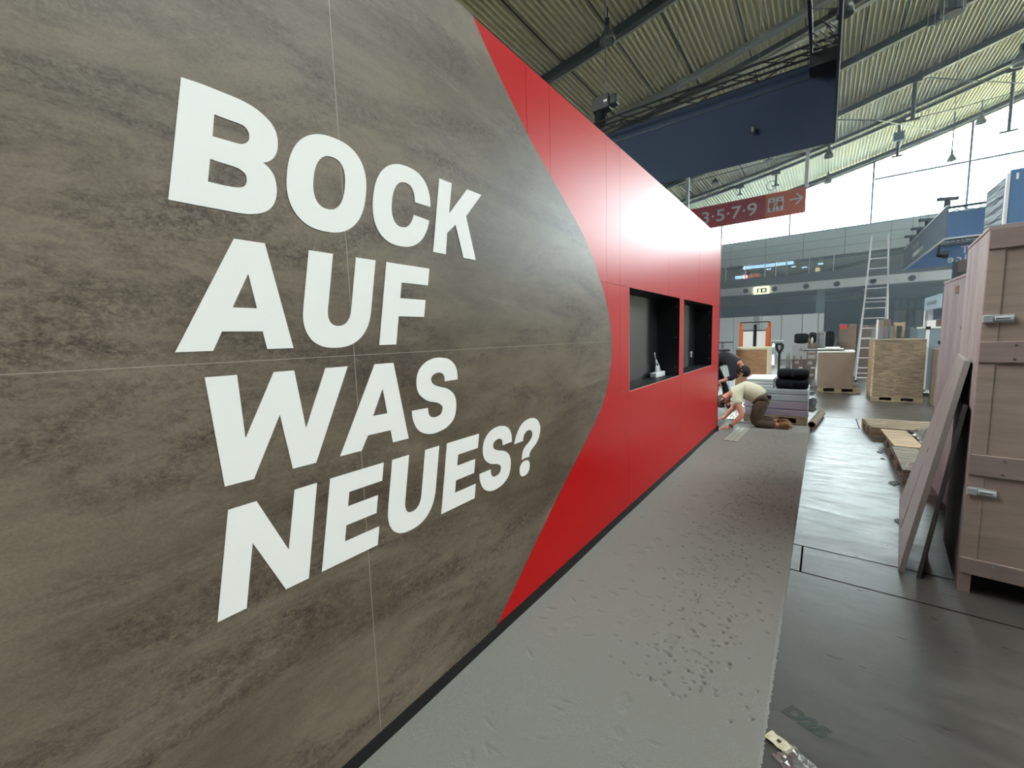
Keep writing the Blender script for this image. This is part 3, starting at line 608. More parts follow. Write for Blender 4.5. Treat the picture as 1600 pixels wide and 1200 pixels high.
# ------------------------------------------------------------------ carpet runner
import numpy as np
def carpet():
    nx, ny = 170, 1260; x0, x1, y0, y1 = -1.305, -0.118, -0.6, 8.12
    X, Y = np.meshgrid(np.linspace(x0, x1, nx), np.linspace(y0, y1, ny)); rng = np.random.RandomState(5)
    Z = np.full(X.shape, 0.016)
    for k in range(40):                                            # gentle waves of the loosely laid runner
        fx, fy, ph = rng.uniform(-2, 2), rng.uniform(1.5, 7), rng.uniform(0, 6.28); Z += 0.0005 * np.sin(fx * X + fy * Y + ph)
    def dent(cx, cy, rx, ry, d, a=0.0, edge=0.35, rough=0.0):
        m = (abs(X - cx) < max(rx, ry) * 1.6) & (abs(Y - cy) < max(rx, ry) * 1.6)
        if not m.any(): return
        u = (X[m] - cx) * math.cos(a) + (Y[m] - cy) * math.sin(a); w = -(X[m] - cx) * math.sin(a) + (Y[m] - cy) * math.cos(a)
        q = np.sqrt((u / rx) ** 2 + (w / ry) ** 2); s = np.clip((1 - q) / edge, 0, 1); s = s * s * (3 - 2 * s)
        rim = np.exp(-((q - 1.12) / 0.12) ** 2)
        Z[m] += -d * s + 0.2 * d * rim + rough * s * rng.uniform(-1, 1, s.shape)
    for k in range(900):                                           # small castor and heel dots in the walked half
        t = rng.uniform(1.7, 7.6); cx = -0.46 + rng.normal(0, 0.15); dent(min(-0.17, cx), t, rng.uniform(0.006, 0.010), rng.uniform(0.006, 0.013), rng.uniform(0.009, 0.014), rng.uniform(0, 3), 0.6)
    for k in range(46):                                            # shoe prints: ball and heel
        cx, cy, a = rng.uniform(-1.15, -0.25), rng.uniform(0.8, 7.6), rng.uniform(-0.6, 0.6)
        dent(cx, cy, 0.036, 0.062, rng.uniform(0.0018, 0.0034), a, 0.3, 0.0022)
        if rng.rand() < 0.6: dent(cx + 0.13 * math.sin(a), cy - 0.14, 0.028, 0.03, 0.003, a, 0.3, 0.0018)
    for k in range(90):
        dent(rng.uniform(-1.2, -0.2), rng.uniform(0.8, 7.8), 0.05, 0.007, 0.007, rng.uniform(-0.7, 0.7), 0.9)
    Z[:, -1] = 0.001; X[:, -1] += 0.004 * rng.uniform(-1, 1, ny)
    me = bpy.data.meshes.new('carpet_runner'); n = nx * ny
    v = np.stack([X, Y, Z], -1).reshape(-1, 3)
    i = (np.arange(ny - 1)[:, None] * nx + np.arange(nx - 1)[None, :]).ravel(); f = np.stack([i, i + 1, i + nx + 1, i + nx], -1)
    me.vertices.add(n); me.vertices.foreach_set('co', v.ravel()); me.loops.add(f.size); me.loops.foreach_set('vertex_index', f.ravel())
    me.polygons.add(len(f)); me.polygons.foreach_set('loop_start', np.arange(len(f)) * 4); me.polygons.foreach_set('loop_total', np.full(len(f), 4))
    me.update(); me.validate(); me.polygons.foreach_set('use_smooth', [True] * len(f))
    o = bpy.data.objects.new('carpet_runner', me); COL.objects.link(o); me.materials.append(MATS['carpet']); return o
tag(carpet(), 'pale grey carpet runner with footprints laid along the red and grey booth wall', 'carpet')
# ------------------------------------------------------------------ rigging under the roof
def box_truss(parent, a, b, w, h, m='truss_black', r=0.03, side=(0, 1, 0), step=0.75, name='truss'):
    """four chords as bars and one lacing, from a to b; w along side, h downwards"""
    a = Vector(a); b = Vector(b); s = Vector(side) * w; d = Vector((0, 0, -h)); L_ = (b - a).length; n = max(2, int(L_ / step)); u = (b - a) / n
    for o in (Vector((0, 0, 0)), s, d, s + d): MB().cyl(a + o, b + o, r, n=8).build('chord', m, parent)
    lc = MB()
    for i in range(n):
        p = a + u * i; q = p + u
        lc.cyl(p, q + d, r * 0.5, n=5, cap=False) if i % 2 else lc.cyl(p + d, q, r * 0.5, n=5, cap=False)
        lc.cyl(p + s, q + s + d, r * 0.5, n=5, cap=False); (lc.cyl(p, q + s, r * 0.4, n=5, cap=False) if i % 3 == 0 else None)
    lc.build('lacing', m, parent)
hb = thing('hanging_banner', 'dark navy fabric banner hung from a black truss frame above the booth', 'banner', (0, 13, 8.2))
ZB = 6.0 - 8.2
box_truss(hb, (-6.1, 0, 0), (0, 0, 0), 0.3, 0.29, side=(0, -1, 0))
box_truss(hb, (0, 0, 0), (0, -9.5, 0), 0.5, 0.29, side=(-1, 0, 0), step=0.4)
bx('fabric', 'banner_navy', hb, -6.1, -0.02, ZB, 0.02, 0.02, -0.30)
bx('fabric', 'banner_navy', hb, -0.02, -9.5, ZB, 0.02, -0.02, -0.05)
bx('fabric_seam', 'truss_black', hb, -6.1, -0.035, -0.62, 0.0, -0.021, -0.6)
bx('hem', 'white_metal', hb, 0.02, -9.5, ZB, 0.035, 0.0, ZB + 0.03); bx('hem', 'white_metal', hb, 0.02, -0.03, ZB, 0.04, 0.02, -0.05)
bx('corner_post', 'truss_black', hb, -0.53, -0.5, -0.6, -0.0, 0.0, -0.3)
random.seed(5)
for k in range(9):
    x, z = random.uniform(-0.45, -0.05), random.uniform(-0.35, 0.1)
    MB().tube([(x, -0.1 - k * 0.12, z), (x + 0.08, -0.3 - k * 0.12, z - 0.15), (x - 0.1, -0.5 - k * 0.1, z + 0.05)], 0.014, 6).build('cable', 'hoist_black' if k % 2 else 'chain', hb)
for x in (-3.6, -1.6):
    MB().cyl((x, -0.05, 0.02), (x, -0.05, roof_z(x) - 8.2), 0.008, n=5).build('suspension_wire', 'chain', hb)
for y in (-4.5, -9): MB().cyl((-0.25, y, 0.0), (-0.25, y, roof_z(0) - 8.2), 0.008, n=5).build('suspension_wire', 'chain', hb)
sp = MB(); sp.lathe([(0.0, 0.1), (0.05, 0.1), (0.06, 0.02), (0.04, -0.06), (0.0, -0.06)], (P(1177, 205, 12.9).x, -0.12, P(1177, 205, 12.9).z - 8.2), 10); sp.build('spot_lamp', 'lamp_metal', hb, smooth=True)
ch = thing('chain_hoist', 'black electric chain hoist holding the left end of the navy banner truss', 'hoist', tuple(P(944, 172, 13.6)))
bx('body', 'truss_black', ch, -0.34, -0.18, -0.04, 0.24, 0.18, 0.40, 0.03); bx('motor_cover', 'truss_black', ch, 0.24, -0.15, 0.02, 0.48, 0.15, 0.33, 0.04)
bx('plate', 'white_metal', ch, 0.06, -0.186, 0.14, 0.18, -0.181, 0.22)
MB().lathe([(0.16, 0.0), (0.19, -0.3), (0.15, -0.52), (0.0, -0.56)], (-0.14, 0, 0.02), 12).build('chain_bag', 'black_fabric', ch, smooth=True)
MB().tube([(0.08, 0, 0), (0.08, 0, -0.2), (0.14, 0, -0.3), (0.08, 0, -0.36)], 0.025, 8).build('hook', 'hoist_black', ch)
q = P(944, 172, 13.6); MB().cyl((0.05, 0, 0.34), (0.05, 0, roof_z(q.x) - q.z), 0.014, n=6).build('chain', 'chain', ch)
sl_ = thing('truss_floodlight', 'grey floodlight clamped to the outer side of the navy banner frame', 'floodlight', tuple(P(1321, 12, 11.6)))
MB().lathe([(0.0, 0.12), (0.09, 0.12), (0.14, 0.0), (0.15, -0.14), (0.13, -0.14), (0.0, -0.06)], (0, 0, 0), 14).build('housing', 'lamp_metal', sl_, smooth=True)
MB().tube([(-0.12, 0, 0.0), (-0.14, 0, 0.18), (0.0, 0, 0.24), (0.14, 0, 0.18), (0.12, 0, 0.0)], 0.012, 6).build('bracket', 'dark_trim', sl_)
bx('clamp', 'hoist_black', sl_, -0.28, -0.03, 0.0, -0.13, 0.03, 0.06)
# bell lamps
def bell(name, label, u, v, Y, k=1.0, rod=True):
    q = P(u, v, Y); t = thing(name, label, 'lamp', tuple(q), group='bell lamps under the roof')
    MB().lathe([(0.05, 0.3*k), (0.09*k, 0.26*k), (0.16*k, 0.12*k), (0.27*k, -0.1*k), (0.30*k, -0.26*k), (0.27*k, -0.26*k), (0.2*k, -0.05*k), (0.0, 0.1*k)], n=18).build('shade', 'lamp_metal', t, smooth=True)
    MB().cyl((0, 0, 0.28*k), (0, 0, 0.55*k), 0.085*k, n=12).build('lamp_holder', 'dark_trim', t)
    MB().cyl((0, 0, 0.55*k), (0, 0, roof_z(q.x) - q.z), 0.03, n=6).build('hanging_rod', 'roof_beam', t)
    MB().lathe([(0.0, -0.12*k), (0.1*k, -0.02*k), (0.0, 0.08*k)], n=10).build('bulb', 'sign_white', t, smooth=True)
    return t
bell('bell_lamp', 'grey bell lamp with wire hooks under the dark roof above the red panels', 949, 54, 16.0)
bell('bell_lamp', 'bell lamp just below the bottom right corner of the navy banner', 1295, 240, 39)
bell('bell_lamp', 'small bell lamp at the roof edge above the right end of the hall sign', 1294, 281, 46.5)
bell('bell_lamp', 'bell lamp hanging before a mullion at the top of the glazed gable', 1533, 187, 45)
bell('bell_lamp', 'bell lamp hanging against the white gable glass over its transom', 1487, 246, 45, 0.9)
bell('bell_lamp', 'bell lamp under the yellowish roof just above the red sign part', 1118, 283, 38)
bell('bell_lamp', 'bell lamp half hidden behind the top of the red hall sign', 1143, 310, 46)
bell('bell_lamp', 'large bell lamp cut by the right frame edge below the roof', 1596, 90, 38, 1.3)
q = P(1490, 6, 26); t = thing('roof_loudspeaker', 'grey cylindrical loudspeaker hanging under the roof at the top edge', 'loudspeaker', tuple(q))
MB().cyl((0, 0, -0.35), (0, 0, 0.6), 0.37, n=20).build('housing', 'lamp_metal', t, smooth=False); MB().cyl((0, 0, -0.40), (0, 0, -0.35), 0.33, n=20).build('grille', 'dark_trim', t)
MB().cyl((0, 0, 0.6), (0, 0, roof_z(q.x) - q.z), 0.04, n=6).build('hanging_rod', 'roof_beam', t)
# rigging hangers
def hanger(label, u0, v0, u1, v1, Y, w=0.16, box=None, foot=0.6):
    a = P(u0, v0, Y); b = P(u1, v1, Y); x = b.x
    t = thing('rigging_hanger', label, 'hanger', (x, Y, b.z), group='rigging hangers under the roof')
    MB().cyl((0, 0, 0), (0, 0, roof_z(x) - b.z - 0.1), w / 2, n=8).build('rod', 'roof_beam', t)
    MB().bar((-foot/2, 0, 0), (foot/2, 0, 0), 0.12, 0.1).build('foot_bar', 'roof_beam', t)
    bx('top_plate', 'roof_beam', t, -0.3, -0.12, roof_z(x) - b.z - 0.4, 0.3, 0.12, roof_z(x) - b.z - 0.1)
    if box: bx('junction_box', 'under_frame', t, -0.28, -0.3, box - 0.28, 0.28, 0.0, box + 0.28)
hanger('tall hanger rod dropping from the second last roof beam', 1430, 116, 1426, 187, 35, 0.2)
hanger('hanger rod with a square box on it at the roof edge', 1407, 187, 1402, 244, 41, 0.17, box=1.25)
hanger('hanger rod with a cross foot near the upper right corner', 1583, 104, 1576, 205, 41, 0.17, foot=0.8)
hanger('short hanger just left of the pictogram part of the hall sign', 1214, 272, 1212, 290, 41, 0.16, foot=0.5)
hanger('short hanger above the figure seven of the hall sign', 1157, 294, 1156, 304, 41, 0.12, foot=0.4)
hanger('short hanger right under the lower edge of the navy banner', 1202, 245, 1201, 250, 35, 0.14, foot=0.5)
hanger('stubby hanger under the third roof beam from the top edge', 1455, 22, 1457, 38, 29, 0.2, foot=0.35)
lp = P(1205.5, 290, 41.6); t = MB(); t.tube([(0.36 * math.cos(a * PI / 8), 0, 0.36 * math.sin(a * PI / 8)) for a in range(17)], 0.03, 6)
o = tag(t.build('cable_loop', 'roof_beam'), 'coiled ring of cable hanging from the roof above the hall sign', 'cable'); o.location = lp
def cable(label, pts):
    m = MB(); m.tube([P(*p) for p in pts], 0.03, 5); tag(m.build('roof_cable', 'roof_beam'), label, 'cable', 'thin cables under the roof')
cable('thin cable running right from the tall hanger rod', [(1437, 120, 35), (1520, 126, 38), (1600, 130, 41)])
cable('thin cable from the hanger box along the roof edge to the right', [(1250, 297, 46), (1330, 263, 45), (1405, 232, 44), (1420, 187, 40), (1500, 168, 42), (1600, 140, 45)])
cable('thin level cable beside the right edge of the navy banner', [(1307, 187, 31), (1372, 188, 33), (1462, 204, 44)])
cable('thin cable under the roof above the hall sign', [(1060, 290, 36), (1135, 270, 36), (1215, 248, 36), (1262, 238, 36)])
for k, x in enumerate((-9.6, -7.4, -5.6, -3.3, -1.2, 0.9, 2.35, 4.1, 6.2, 8.3)):
    y0, y1 = (6, 29) if k % 2 else (11, 40)
    MB().add(*[[(x + dx, y, roof_z(x) - 0.02 + dz) for y in (y0, y1) for dx, dz in ((-0.022, 0), (0.022, 0), (0.022, 0.05), (-0.022, 0.05))], [(0,1,5,4),(1,2,6,5),(2,3,7,6),(3,0,4,7)]]).build('conduit', 'roof_beam', ceil)
# ------------------------------------------------------------------ hall sign
q0 = P(1112, 356, 30); q1 = P(1257.5, 332, 30)
SB, ST, SR = 8.30, 9.70, -1.15
sg = thing('hall_sign', 'red and orange hanging direction sign with white numbers, pictograms and an arrow', 'sign', (-4, 30, 9))
S = lambda x: x + 4
xm = P(1195.6, 330, 30).x
bx('red_board', 'sign_red', sg, S(-9.2), -0.05, SB - 9, S(xm), 0.05, ST - 9); bx('orange_board', 'sign_orange', sg, S(xm), -0.05, SB - 9, S(SR), 0.05, ST - 9)
xa, xb = P(1097, 340, 30).x, P(1183, 325, 30).x
tx = text('number_lettering', '3\u00b75\u00b77\u00b79', 1.05, 'sign_white', sg, lambda a, b, h: Vector((a, -0.052 - h, b)), 0.02, 0.012)
w0 = min(v.co.x for v in tx.data.vertices); w1 = max(v.co.x for v in tx.data.vertices); zlo = min(v.co.z for v in tx.data.vertices); zhi = max(v.co.z for v in tx.data.vertices)
zt, zb_ = 9.36 - 9, 8.62 - 9
for v in tx.data.vertices: v.co.x = S(xa) + (v.co.x - w0) / (w1 - w0) * (xb - xa); v.co.z = zb_ + (v.co.z - zlo) / (zhi - zlo) * (zt - zb_)
xp0, xp1 = P(1200, 317, 30).x, P(1224.5, 317, 30).x; pz0, pz1 = -0.36, 0.42; xmid = (xp0 + xp1) / 2
for a, b, skirt in ((xp0, xmid - 0.02, 0), (xmid + 0.02, xp1, 1)):
    pg = bx('pictogram_panel', 'sign_white', sg, S(a), -0.062, pz0, S(b), -0.051, pz1); c = S((a + b) / 2)
    MB().cyl((c, -0.063, pz1 - 0.15), (c, -0.07, pz1 - 0.15), 0.06, n=12).build('pictogram', 'sign_orange', pg)
    body = [(c - 0.13, 0.16), (c + 0.13, 0.16), (c + 0.13, -0.12), (c + 0.07, -0.12), (c + 0.06, -0.32), (c - 0.06, -0.32), (c - 0.07, -0.12), (c - 0.13, -0.12)] if not skirt else [(c - 0.09, 0.16), (c + 0.09, 0.16), (c + 0.16, -0.1), (c + 0.05, -0.1), (c + 0.04, -0.32), (c - 0.04, -0.32), (c - 0.05, -0.1), (c - 0.16, -0.1)]
    MB().prism([(x, -0.063, z) for x, z in body], (0, -0.007, 0)).build('pictogram', 'sign_orange', pg)
a0, a1 = S(P(1234, 311, 30).x), S(P(1254, 305, 30).x); zz = 0.13
ar = MB(); ar.bar((a0, -0.058, zz), (a1, -0.058, zz), 0.012, 0.085); ar.bar((a1 + 0.02, -0.058, zz - 0.02), (a1 - 0.3, -0.058, zz + 0.3), 0.012, 0.085); ar.bar((a1 + 0.02, -0.058, zz + 0.02), (a1 - 0.3, -0.058, zz - 0.3), 0.012, 0.085); ar.build('arrow', 'sign_white', sg)
for x in (-1.16, -7.6):
    MB().bar((S(x), 0.0, ST - 9), (S(x), 0.0, roof_z(x) - 9), 0.17, 0.17).build('suspension_pole', 'white_metal', sg)
# ------------------------------------------------------------------ hanging grey blue fascia frame at the right
fr = thing('hanging_fascia', 'grey blue fabric fascia frame with mirrored service lettering hung at the right', 'banner', (2.15, 14, 3.6))
FW, FL, FH = 3.6, 6.5, 0.70
bx('fabric', 'banner_grey', fr, 0, 0, -0.02, 0.03, FL, FH)
bx('fabric', 'banner_blue', fr, 0.03, 0, -0.02, FW, 0.03, FH - 0.16)
bx('fabric', 'banner_blue', fr, 0.03, FL - 0.03, 0.0, FW, FL, FH)
box_truss(fr, (0.05, 0.14, FH - 0.02), (FW, 0.14, FH - 0.02), 0.12, 0.14, m='spandrel', r=0.016, side=(0, -1, 0), step=0.2)
box_truss(fr, (0.05, FL - 0.3, FH + 0.12), (FW, FL - 0.3, FH + 0.12), 0.22, 0.16, m='spandrel', r=0.02, side=(0, 1, 0), step=0.25)
for z in (-0.035, FH): bx('hem', 'white_metal', fr, -0.012, 0, z, 0.035, FL, z + 0.022)
bx('hem', 'white_metal', fr, 0, -0.01, -0.035, FW, 0.03, -0.012)
M_ = lambda y0, z0: (lambda a, b, h: Vector((-0.003 - h, y0 - a, z0 + b)))
bx('lettering', 'white_metal', fr, -0.006, 3.35, 0.14, -0.001, 4.45, 0.27)
text('lettering', 'SHOP', 0.17, 'white_metal', fr, M_(3.28, 0.15), 0.003, 0.004, spacing=1.5)
text('lettering', 'MAZO/', 0.17, 'white_metal', fr, M_(4.45, 0.39), 0.003, 0.004, spacing=2.2)
xt = P(1483, 420, 20.46).x
for s_, zc, xe, sz in (('ST', 0.37, P(1501, 390, 20.46).x, 0.33), ('service', 0.10, P(1481, 397, 20.46).x, 0.33)):
    # the fabric is printed on its outer side, so it reads mirrored from inside the frame
    text('lettering', s_, sz, 'white_metal', fr, (lambda xe_, zc_: (lambda a, b, h: Vector((xe_ - 2.15 - a, FL - 0.033 - h, zc_ + b))))(xe, zc), 0.003, 0.004, align='RIGHT', spacing=1.25)
for y in (0.35, 2.7, 4.0, 5.3):
    h = MB(); h.cyl((0.05, y, FH), (0.05, y, FH + 0.22), 0.06, n=10); h.bar((-0.13, y - 0.1, FH + 0.24), (0.23, y + 0.1, FH + 0.24), 0.08, 0.07); h.build('hoist', 'spandrel', fr)
    MB().cyl((0.05, y, FH + 0.25), (0.05, y, roof_z(2.2) - 3.6), 0.006, n=5).build('suspension_wire', 'chain', fr)
MB().cyl((FW - 0.1, 3, FH), (FW - 0.1, 3, roof_z(2.15 + FW) - 3.6), 0.006, n=5).build('suspension_wire', 'chain', fr)
c = P(1470, 396, 19.8) - Vector((2.15, 14, 3.6)); h = MB(); h.cyl(c + Vector((-0.08, 0, -0.02)), c + Vector((0.16, 0.05, -0.07)), 0.08, 0.12, n=12); h.bar(c + Vector((-0.06, 0, 0)), c + Vector((-0.06, 0, 0.32)), 0.05, 0.12); h.build('spot_lamp', 'truss_black', fr)
# ------------------------------------------------------------------ goods and cases on the floor
random.seed(11)
def pallet(label, loc, rz, L_=1.2, W=0.8, H_=0.144, m='pallet_wood', group='wooden pallets on the hall floor', boards=5):
    t = thing('wooden_pallet', label, 'pallet', loc, rz, group)
    bw_ = 0.145 if boards <= 3 else W / boards * 0.80; th = 0.022
    for k in range(boards):
        y = -W/2 + bw_/2 + (W - bw_) * k / (boards - 1); j = random.uniform(-0.006, 0.006)
        bx('deck_board', m, t, -L_/2 + j, y - bw_/2, H_ - th, L_/2 + j, y + bw_/2, H_, 0.003)
    for x in (-L_/2 + 0.0725, 0, L_/2 - 0.0725):
        bx('cross_board', m, t, x - 0.0725, -W/2, H_ - 2*th, x + 0.0725, W/2, H_ - th)
        for y in (-W/2 + 0.05, 0, W/2 - 0.05): bx('block', m, t, x - 0.0725, y - 0.05, th, x + 0.0725, y + 0.05, H_ - 2*th)
    for y in (-W/2 + 0.05, 0, W/2 - 0.05): bx('base_board', m, t, -L_/2, y - 0.05, 0, L_/2, y + 0.05, th)
    return t
def crumple(name, label, cat, loc, sx, sy, h, m='film', n=14, seed=1, rz=0, group=None, parent=None):
    rnd = random.Random(seed); H = [[rnd.random() for _ in range(n)] for _ in range(n)]
    def fn(u, w):
        i, j = int(round(u * (n - 1))), int(round(w * (n - 1))); e = min(1, 3.2 * min(u, 1 - u, w, 1 - w) + 0.12)
        return ((u - 0.5) * sx + rnd.uniform(-1, 1) * sx * 0.04, (w - 0.5) * sy + rnd.uniform(-1, 1) * sy * 0.04, 0.004 + h * e * H[j][i])
    o = MB().grid(n, n, fn).build(name, m, parent); o.location = loc; o.rotation_euler = (0, 0, rz)
    return tag(o, label, cat, group) if not parent else o
def carton(label, x0, y0, z0, x1, y1, z1, m='cardboard', marks=(), group=None, tape=True):
    t = thing('carton', label, 'box', ((x0 + x1)/2, (y0 + y1)/2, z0), 0, group); w, d, h = (x1 - x0)/2, (y1 - y0)/2, z1 - z0
    bx('body', m, t, -w, -d, 0, w, d, h, min(0.012, w * 0.06))
    if tape: bx('tape', 'cardboard_dark' if m != 'cardboard_dark' else 'cardboard', t, -0.03, -d - 0.001, h - 0.10, 0.03, d + 0.001, h + 0.001)
    for a, b, c, e, mm in marks: bx('print_label', mm, t, -w + a * 2 * w, -d - 0.003, b * h, -w + c * 2 * w, -d + 0.001, e * h)
    return t
# --- pallet with the wrapped stack beside the kneeling man
pallet('wooden pallet under the silver wrapped stack', (-0.63, 8.72, 0), 0.0, 0.92, 0.95, 0.13, boards=5)
z = 0.131
for k, (h, m, lab) in enumerate(((0.115, 'mauve_wrap', 'lowest mauve silver wrapped bundle on the pallet beside the kneeling man'), (0.14, 'mauve_wrap', 'second mauve wrapped bundle from the bottom of the stack'), (0.115, 'silver_wrap', 'third wrapped bundle of the stack, silver blue'), (0.09, 'silver_wrap', 'top full width wrapped bundle of the stack, under black rolls'))):
    t = thing('wrapped_bundle', lab, 'bundle', (-0.62, 8.72, z), 0, 'wrapped bundles on the pallet'); bx('bundle', m, t, -0.455, -0.46, 0, 0.455, 0.46, h - 0.004, 0.012)
    bx('strap', 'white_metal', t, -0.456, -0.1, 0.0, 0.456, -0.085, h - 0.002); z += h
for k in range(6):
    bx_ = bx('grey_panel_sheet', 'aluminium' if k % 2 else 'silver_wrap', None, -1.07, 8.3 + 0.004 * k, z + 0.027 * k, -0.66, 9.14, z + 0.027 * k + 0.023, 0.003)
    tag(bx_, ('lowest', 'second', 'third', 'fourth', 'fifth', 'topmost')[k] + ' thin pale sheet in the pile at the left of the wrapped stack', 'sheet', 'thin sheets piled on the stack')
for k, (zz, r, x0, lab) in enumerate(((z + 0.085, 0.084, -0.64, 'lower black fabric roll on the wrapped stack'), (z + 0.246, 0.080, -0.62, 'upper black fabric roll on the wrapped stack'))):
    t = thing('fabric_roll', lab, 'roll', ((x0 - 0.17)/2, 8.55, zz), 0, 'black fabric rolls'); L2 = (-0.17 - x0)/2
    m = MB(); n = 14
    prof = [(-L2, 0.62), (-L2 + 0.02, 0.9), (-L2 + 0.06, 1.0), (L2 - 0.04, 1.0), (L2 - 0.01, 0.93), (L2, 0.75)]
    vs = [(x, s * r * 3.1 * math.copysign(abs(math.cos(2*PI*i/n))**0.6, math.cos(2*PI*i/n)), s * r * math.copysign(abs(math.sin(2*PI*i/n))**0.8, math.sin(2*PI*i/n))) for x, s in prof for i in range(n)]
    m.add(vs, [(k2*n + i, k2*n + (i+1) % n, (k2+1)*n + (i+1) % n, (k2+1)*n + i) for k2 in range(5) for i in range(n)] + [tuple(range(n))[::-1], tuple(range(5*n, 6*n))])
    m.build('roll', 'black_fabric', t, smooth=True); bx('strap', 'black_plastic', t, -0.02, -r*3.15, -r*0.4, 0.02, -r*3.05, r*0.4)
random.seed(21)
fs = thing('torn_film', 'torn silvery film hanging in shreds at the right of the wrapped stack', 'film', (-0.155, 8.35, 0.2))
for k in range(13):
    zz = random.uniform(0.0, 0.4); yy = random.uniform(-0.1, 0.4); w = random.uniform(0.04, 0.11)
    MB().add([(0, yy, zz), (w, yy - 0.03, zz + 0.03), (w * 1.05, yy + 0.05, zz - 0.02), (w * 0.6, yy + 0.07, zz - 0.06), (0, yy + 0.06, zz - 0.05)], [(0, 1, 2), (0, 2, 3), (0, 3, 4)]).build('shred', 'silver_wrap', fs)
# cardboard tube
a, b = Vector((-0.10, 8.05, 0.058)), Vector((0.02, 9.30, 0.058)); d = (b - a).normalized(); u = d.orthogonal().normalized(); w = d.cross(u); m = MB(); n = 20
vs = [c + u * (r * math.cos(2*PI*i/n)) + w * (r * math.sin(2*PI*i/n)) for c, r in ((a, 0.047), (a, 0.057), (b, 0.057), (b, 0.047)) for i in range(n)]
m.add(vs, [((k % 4)*n + i, (k % 4)*n + (i+1) % n, ((k+1) % 4)*n + (i+1) % n, ((k+1) % 4)*n + i) for k in range(4) for i in range(n)])
tag(m.build('cardboard_tube', 'cardboard'), 'hollow cardboard tube lying on the concrete past the carpet end', 'tube')
# plank on the carpet
pk = thing('floor_plank', 'grooved grey plank lying flat on the carpet before the kneeling man', 'plank', (-1.015, 6.505, 0.0125), 0.035)
pk.rotation_euler = (0, 0, -0.03)
for k in range(3): bx('board', 'board_grey', pk, -0.088 + 0.06 * k, 0, 0, -0.088 + 0.06 * k + 0.054, 1.02, 0.012, 0.002)
bx('groove_base', 'dark_trim', pk, -0.085, 0.0, 0, 0.085, 1.018, 0.007)
# pallet truck
pj = thing('pallet_truck', 'black pallet truck with upright handle behind the black rolls', 'pallet truck', (-0.72, 10.2, 0), 0)
MB().tube([(0, 0, 0.22), (-0.005, -0.03, 0.8), (0, -0.06, 1.12)], 0.022, 8).build('shaft', 'black_plastic', pj)
MB().tube([(0, -0.06, 1.12), (-0.05, -0.07, 1.2), (-0.05, -0.08, 1.3), (0.05, -0.08, 1.3), (0.05, -0.07, 1.2), (0, -0.06, 1.12)], 0.024, 8).build('grip', 'black_plastic', pj)
MB().lathe([(0.1, 0.05), (0.1, 0.2), (0.06, 0.26), (0, 0.27)], (0, 0, 0), 12).build('pump', 'dark_trim', pj); bx('fork', 'orange_paint', pj, -0.26, 0.1, 0.07, -0.11, 1.2, 0.12, 0.01); bx('fork', 'orange_paint', pj, 0.11, 0.1, 0.07, 0.26, 1.2, 0.12, 0.01)
bx('carriage', 'orange_paint', pj, -0.26, 0.06, 0.07, 0.26, 0.14, 0.26, 0.01)
for x in (-0.06, 0.06): MB().cyl((x - 0.02, -0.02, 0.08), (x + 0.02, -0.02, 0.08), 0.08, n=14).build('wheel', 'black_plastic', pj)
# plywood crate with pale frame
wc = thing('wooden_crate', 'orange brown plywood crate with pale edging behind the bending man', 'crate', (-1.585, 13.3, 0), 0)
bx('panel', 'plywood_orange', wc, -0.39, 0.012, 0.02, 0.38, 0.75, 1.10)
for a in ((-0.405, 0, 1.07, 0.405, 0.77, 1.13), (0.355, -0.002, 0.0, 0.405, 0.77, 1.07)): bx('edge_frame', 'softwood_pale', wc, *a, 0.004)
bx('edge_frame', 'plywood_orange', wc, -0.405, 0, 0.0, -0.355, 0.77, 1.07, 0.004); bx('edge_frame', 'plywood_orange', wc, -0.355, 0, 0.0, 0.355, 0.02, 0.08, 0.004); bx('rail', 'plywood_orange', wc, -0.355, 0, 0.28, 0.355, 0.02, 0.35, 0.003)
# orange lift truck mast
st = thing('lift_truck', 'orange lift truck mast with white sheets behind the plywood crate', 'lift truck', (-1.745, 15.0, 0))
for x in (-0.36, 0.36):
    bx('mast_post', 'orange_paint', st, x - 0.05, -0.06, 0.05, x + 0.05, 0.06, 1.68, 0.006); bx('mast_post', 'orange_paint', st, x * 1.08 - 0.04, 0.07, 0.05, x * 1.08 + 0.04, 0.17, 1.85, 0.006)
for zz, mm in ((1.60, 'truss_black'), (1.86, 'truss_black'), (0.2, 'orange_paint')): bx('cross_bar', mm, st, -0.40, -0.02, zz - 0.015, 0.40, 0.02, zz + 0.015)
MB().cyl((0.02, 0.0, 0.1), (0.02, 0.0, 1.78), 0.045, n=10).build('cylinder', 'truss_black', st)
bx('chassis', 'orange_paint', st, -0.42, 0.05, 0.05, 0.42, 0.9, 0.75, 0.03)
for a, b in ((-0.3, -0.03), (0.07, 0.3)): bx('notice_sheet', 'paper_white', st, a, -0.075, 0.98, b, -0.062, 1.575)
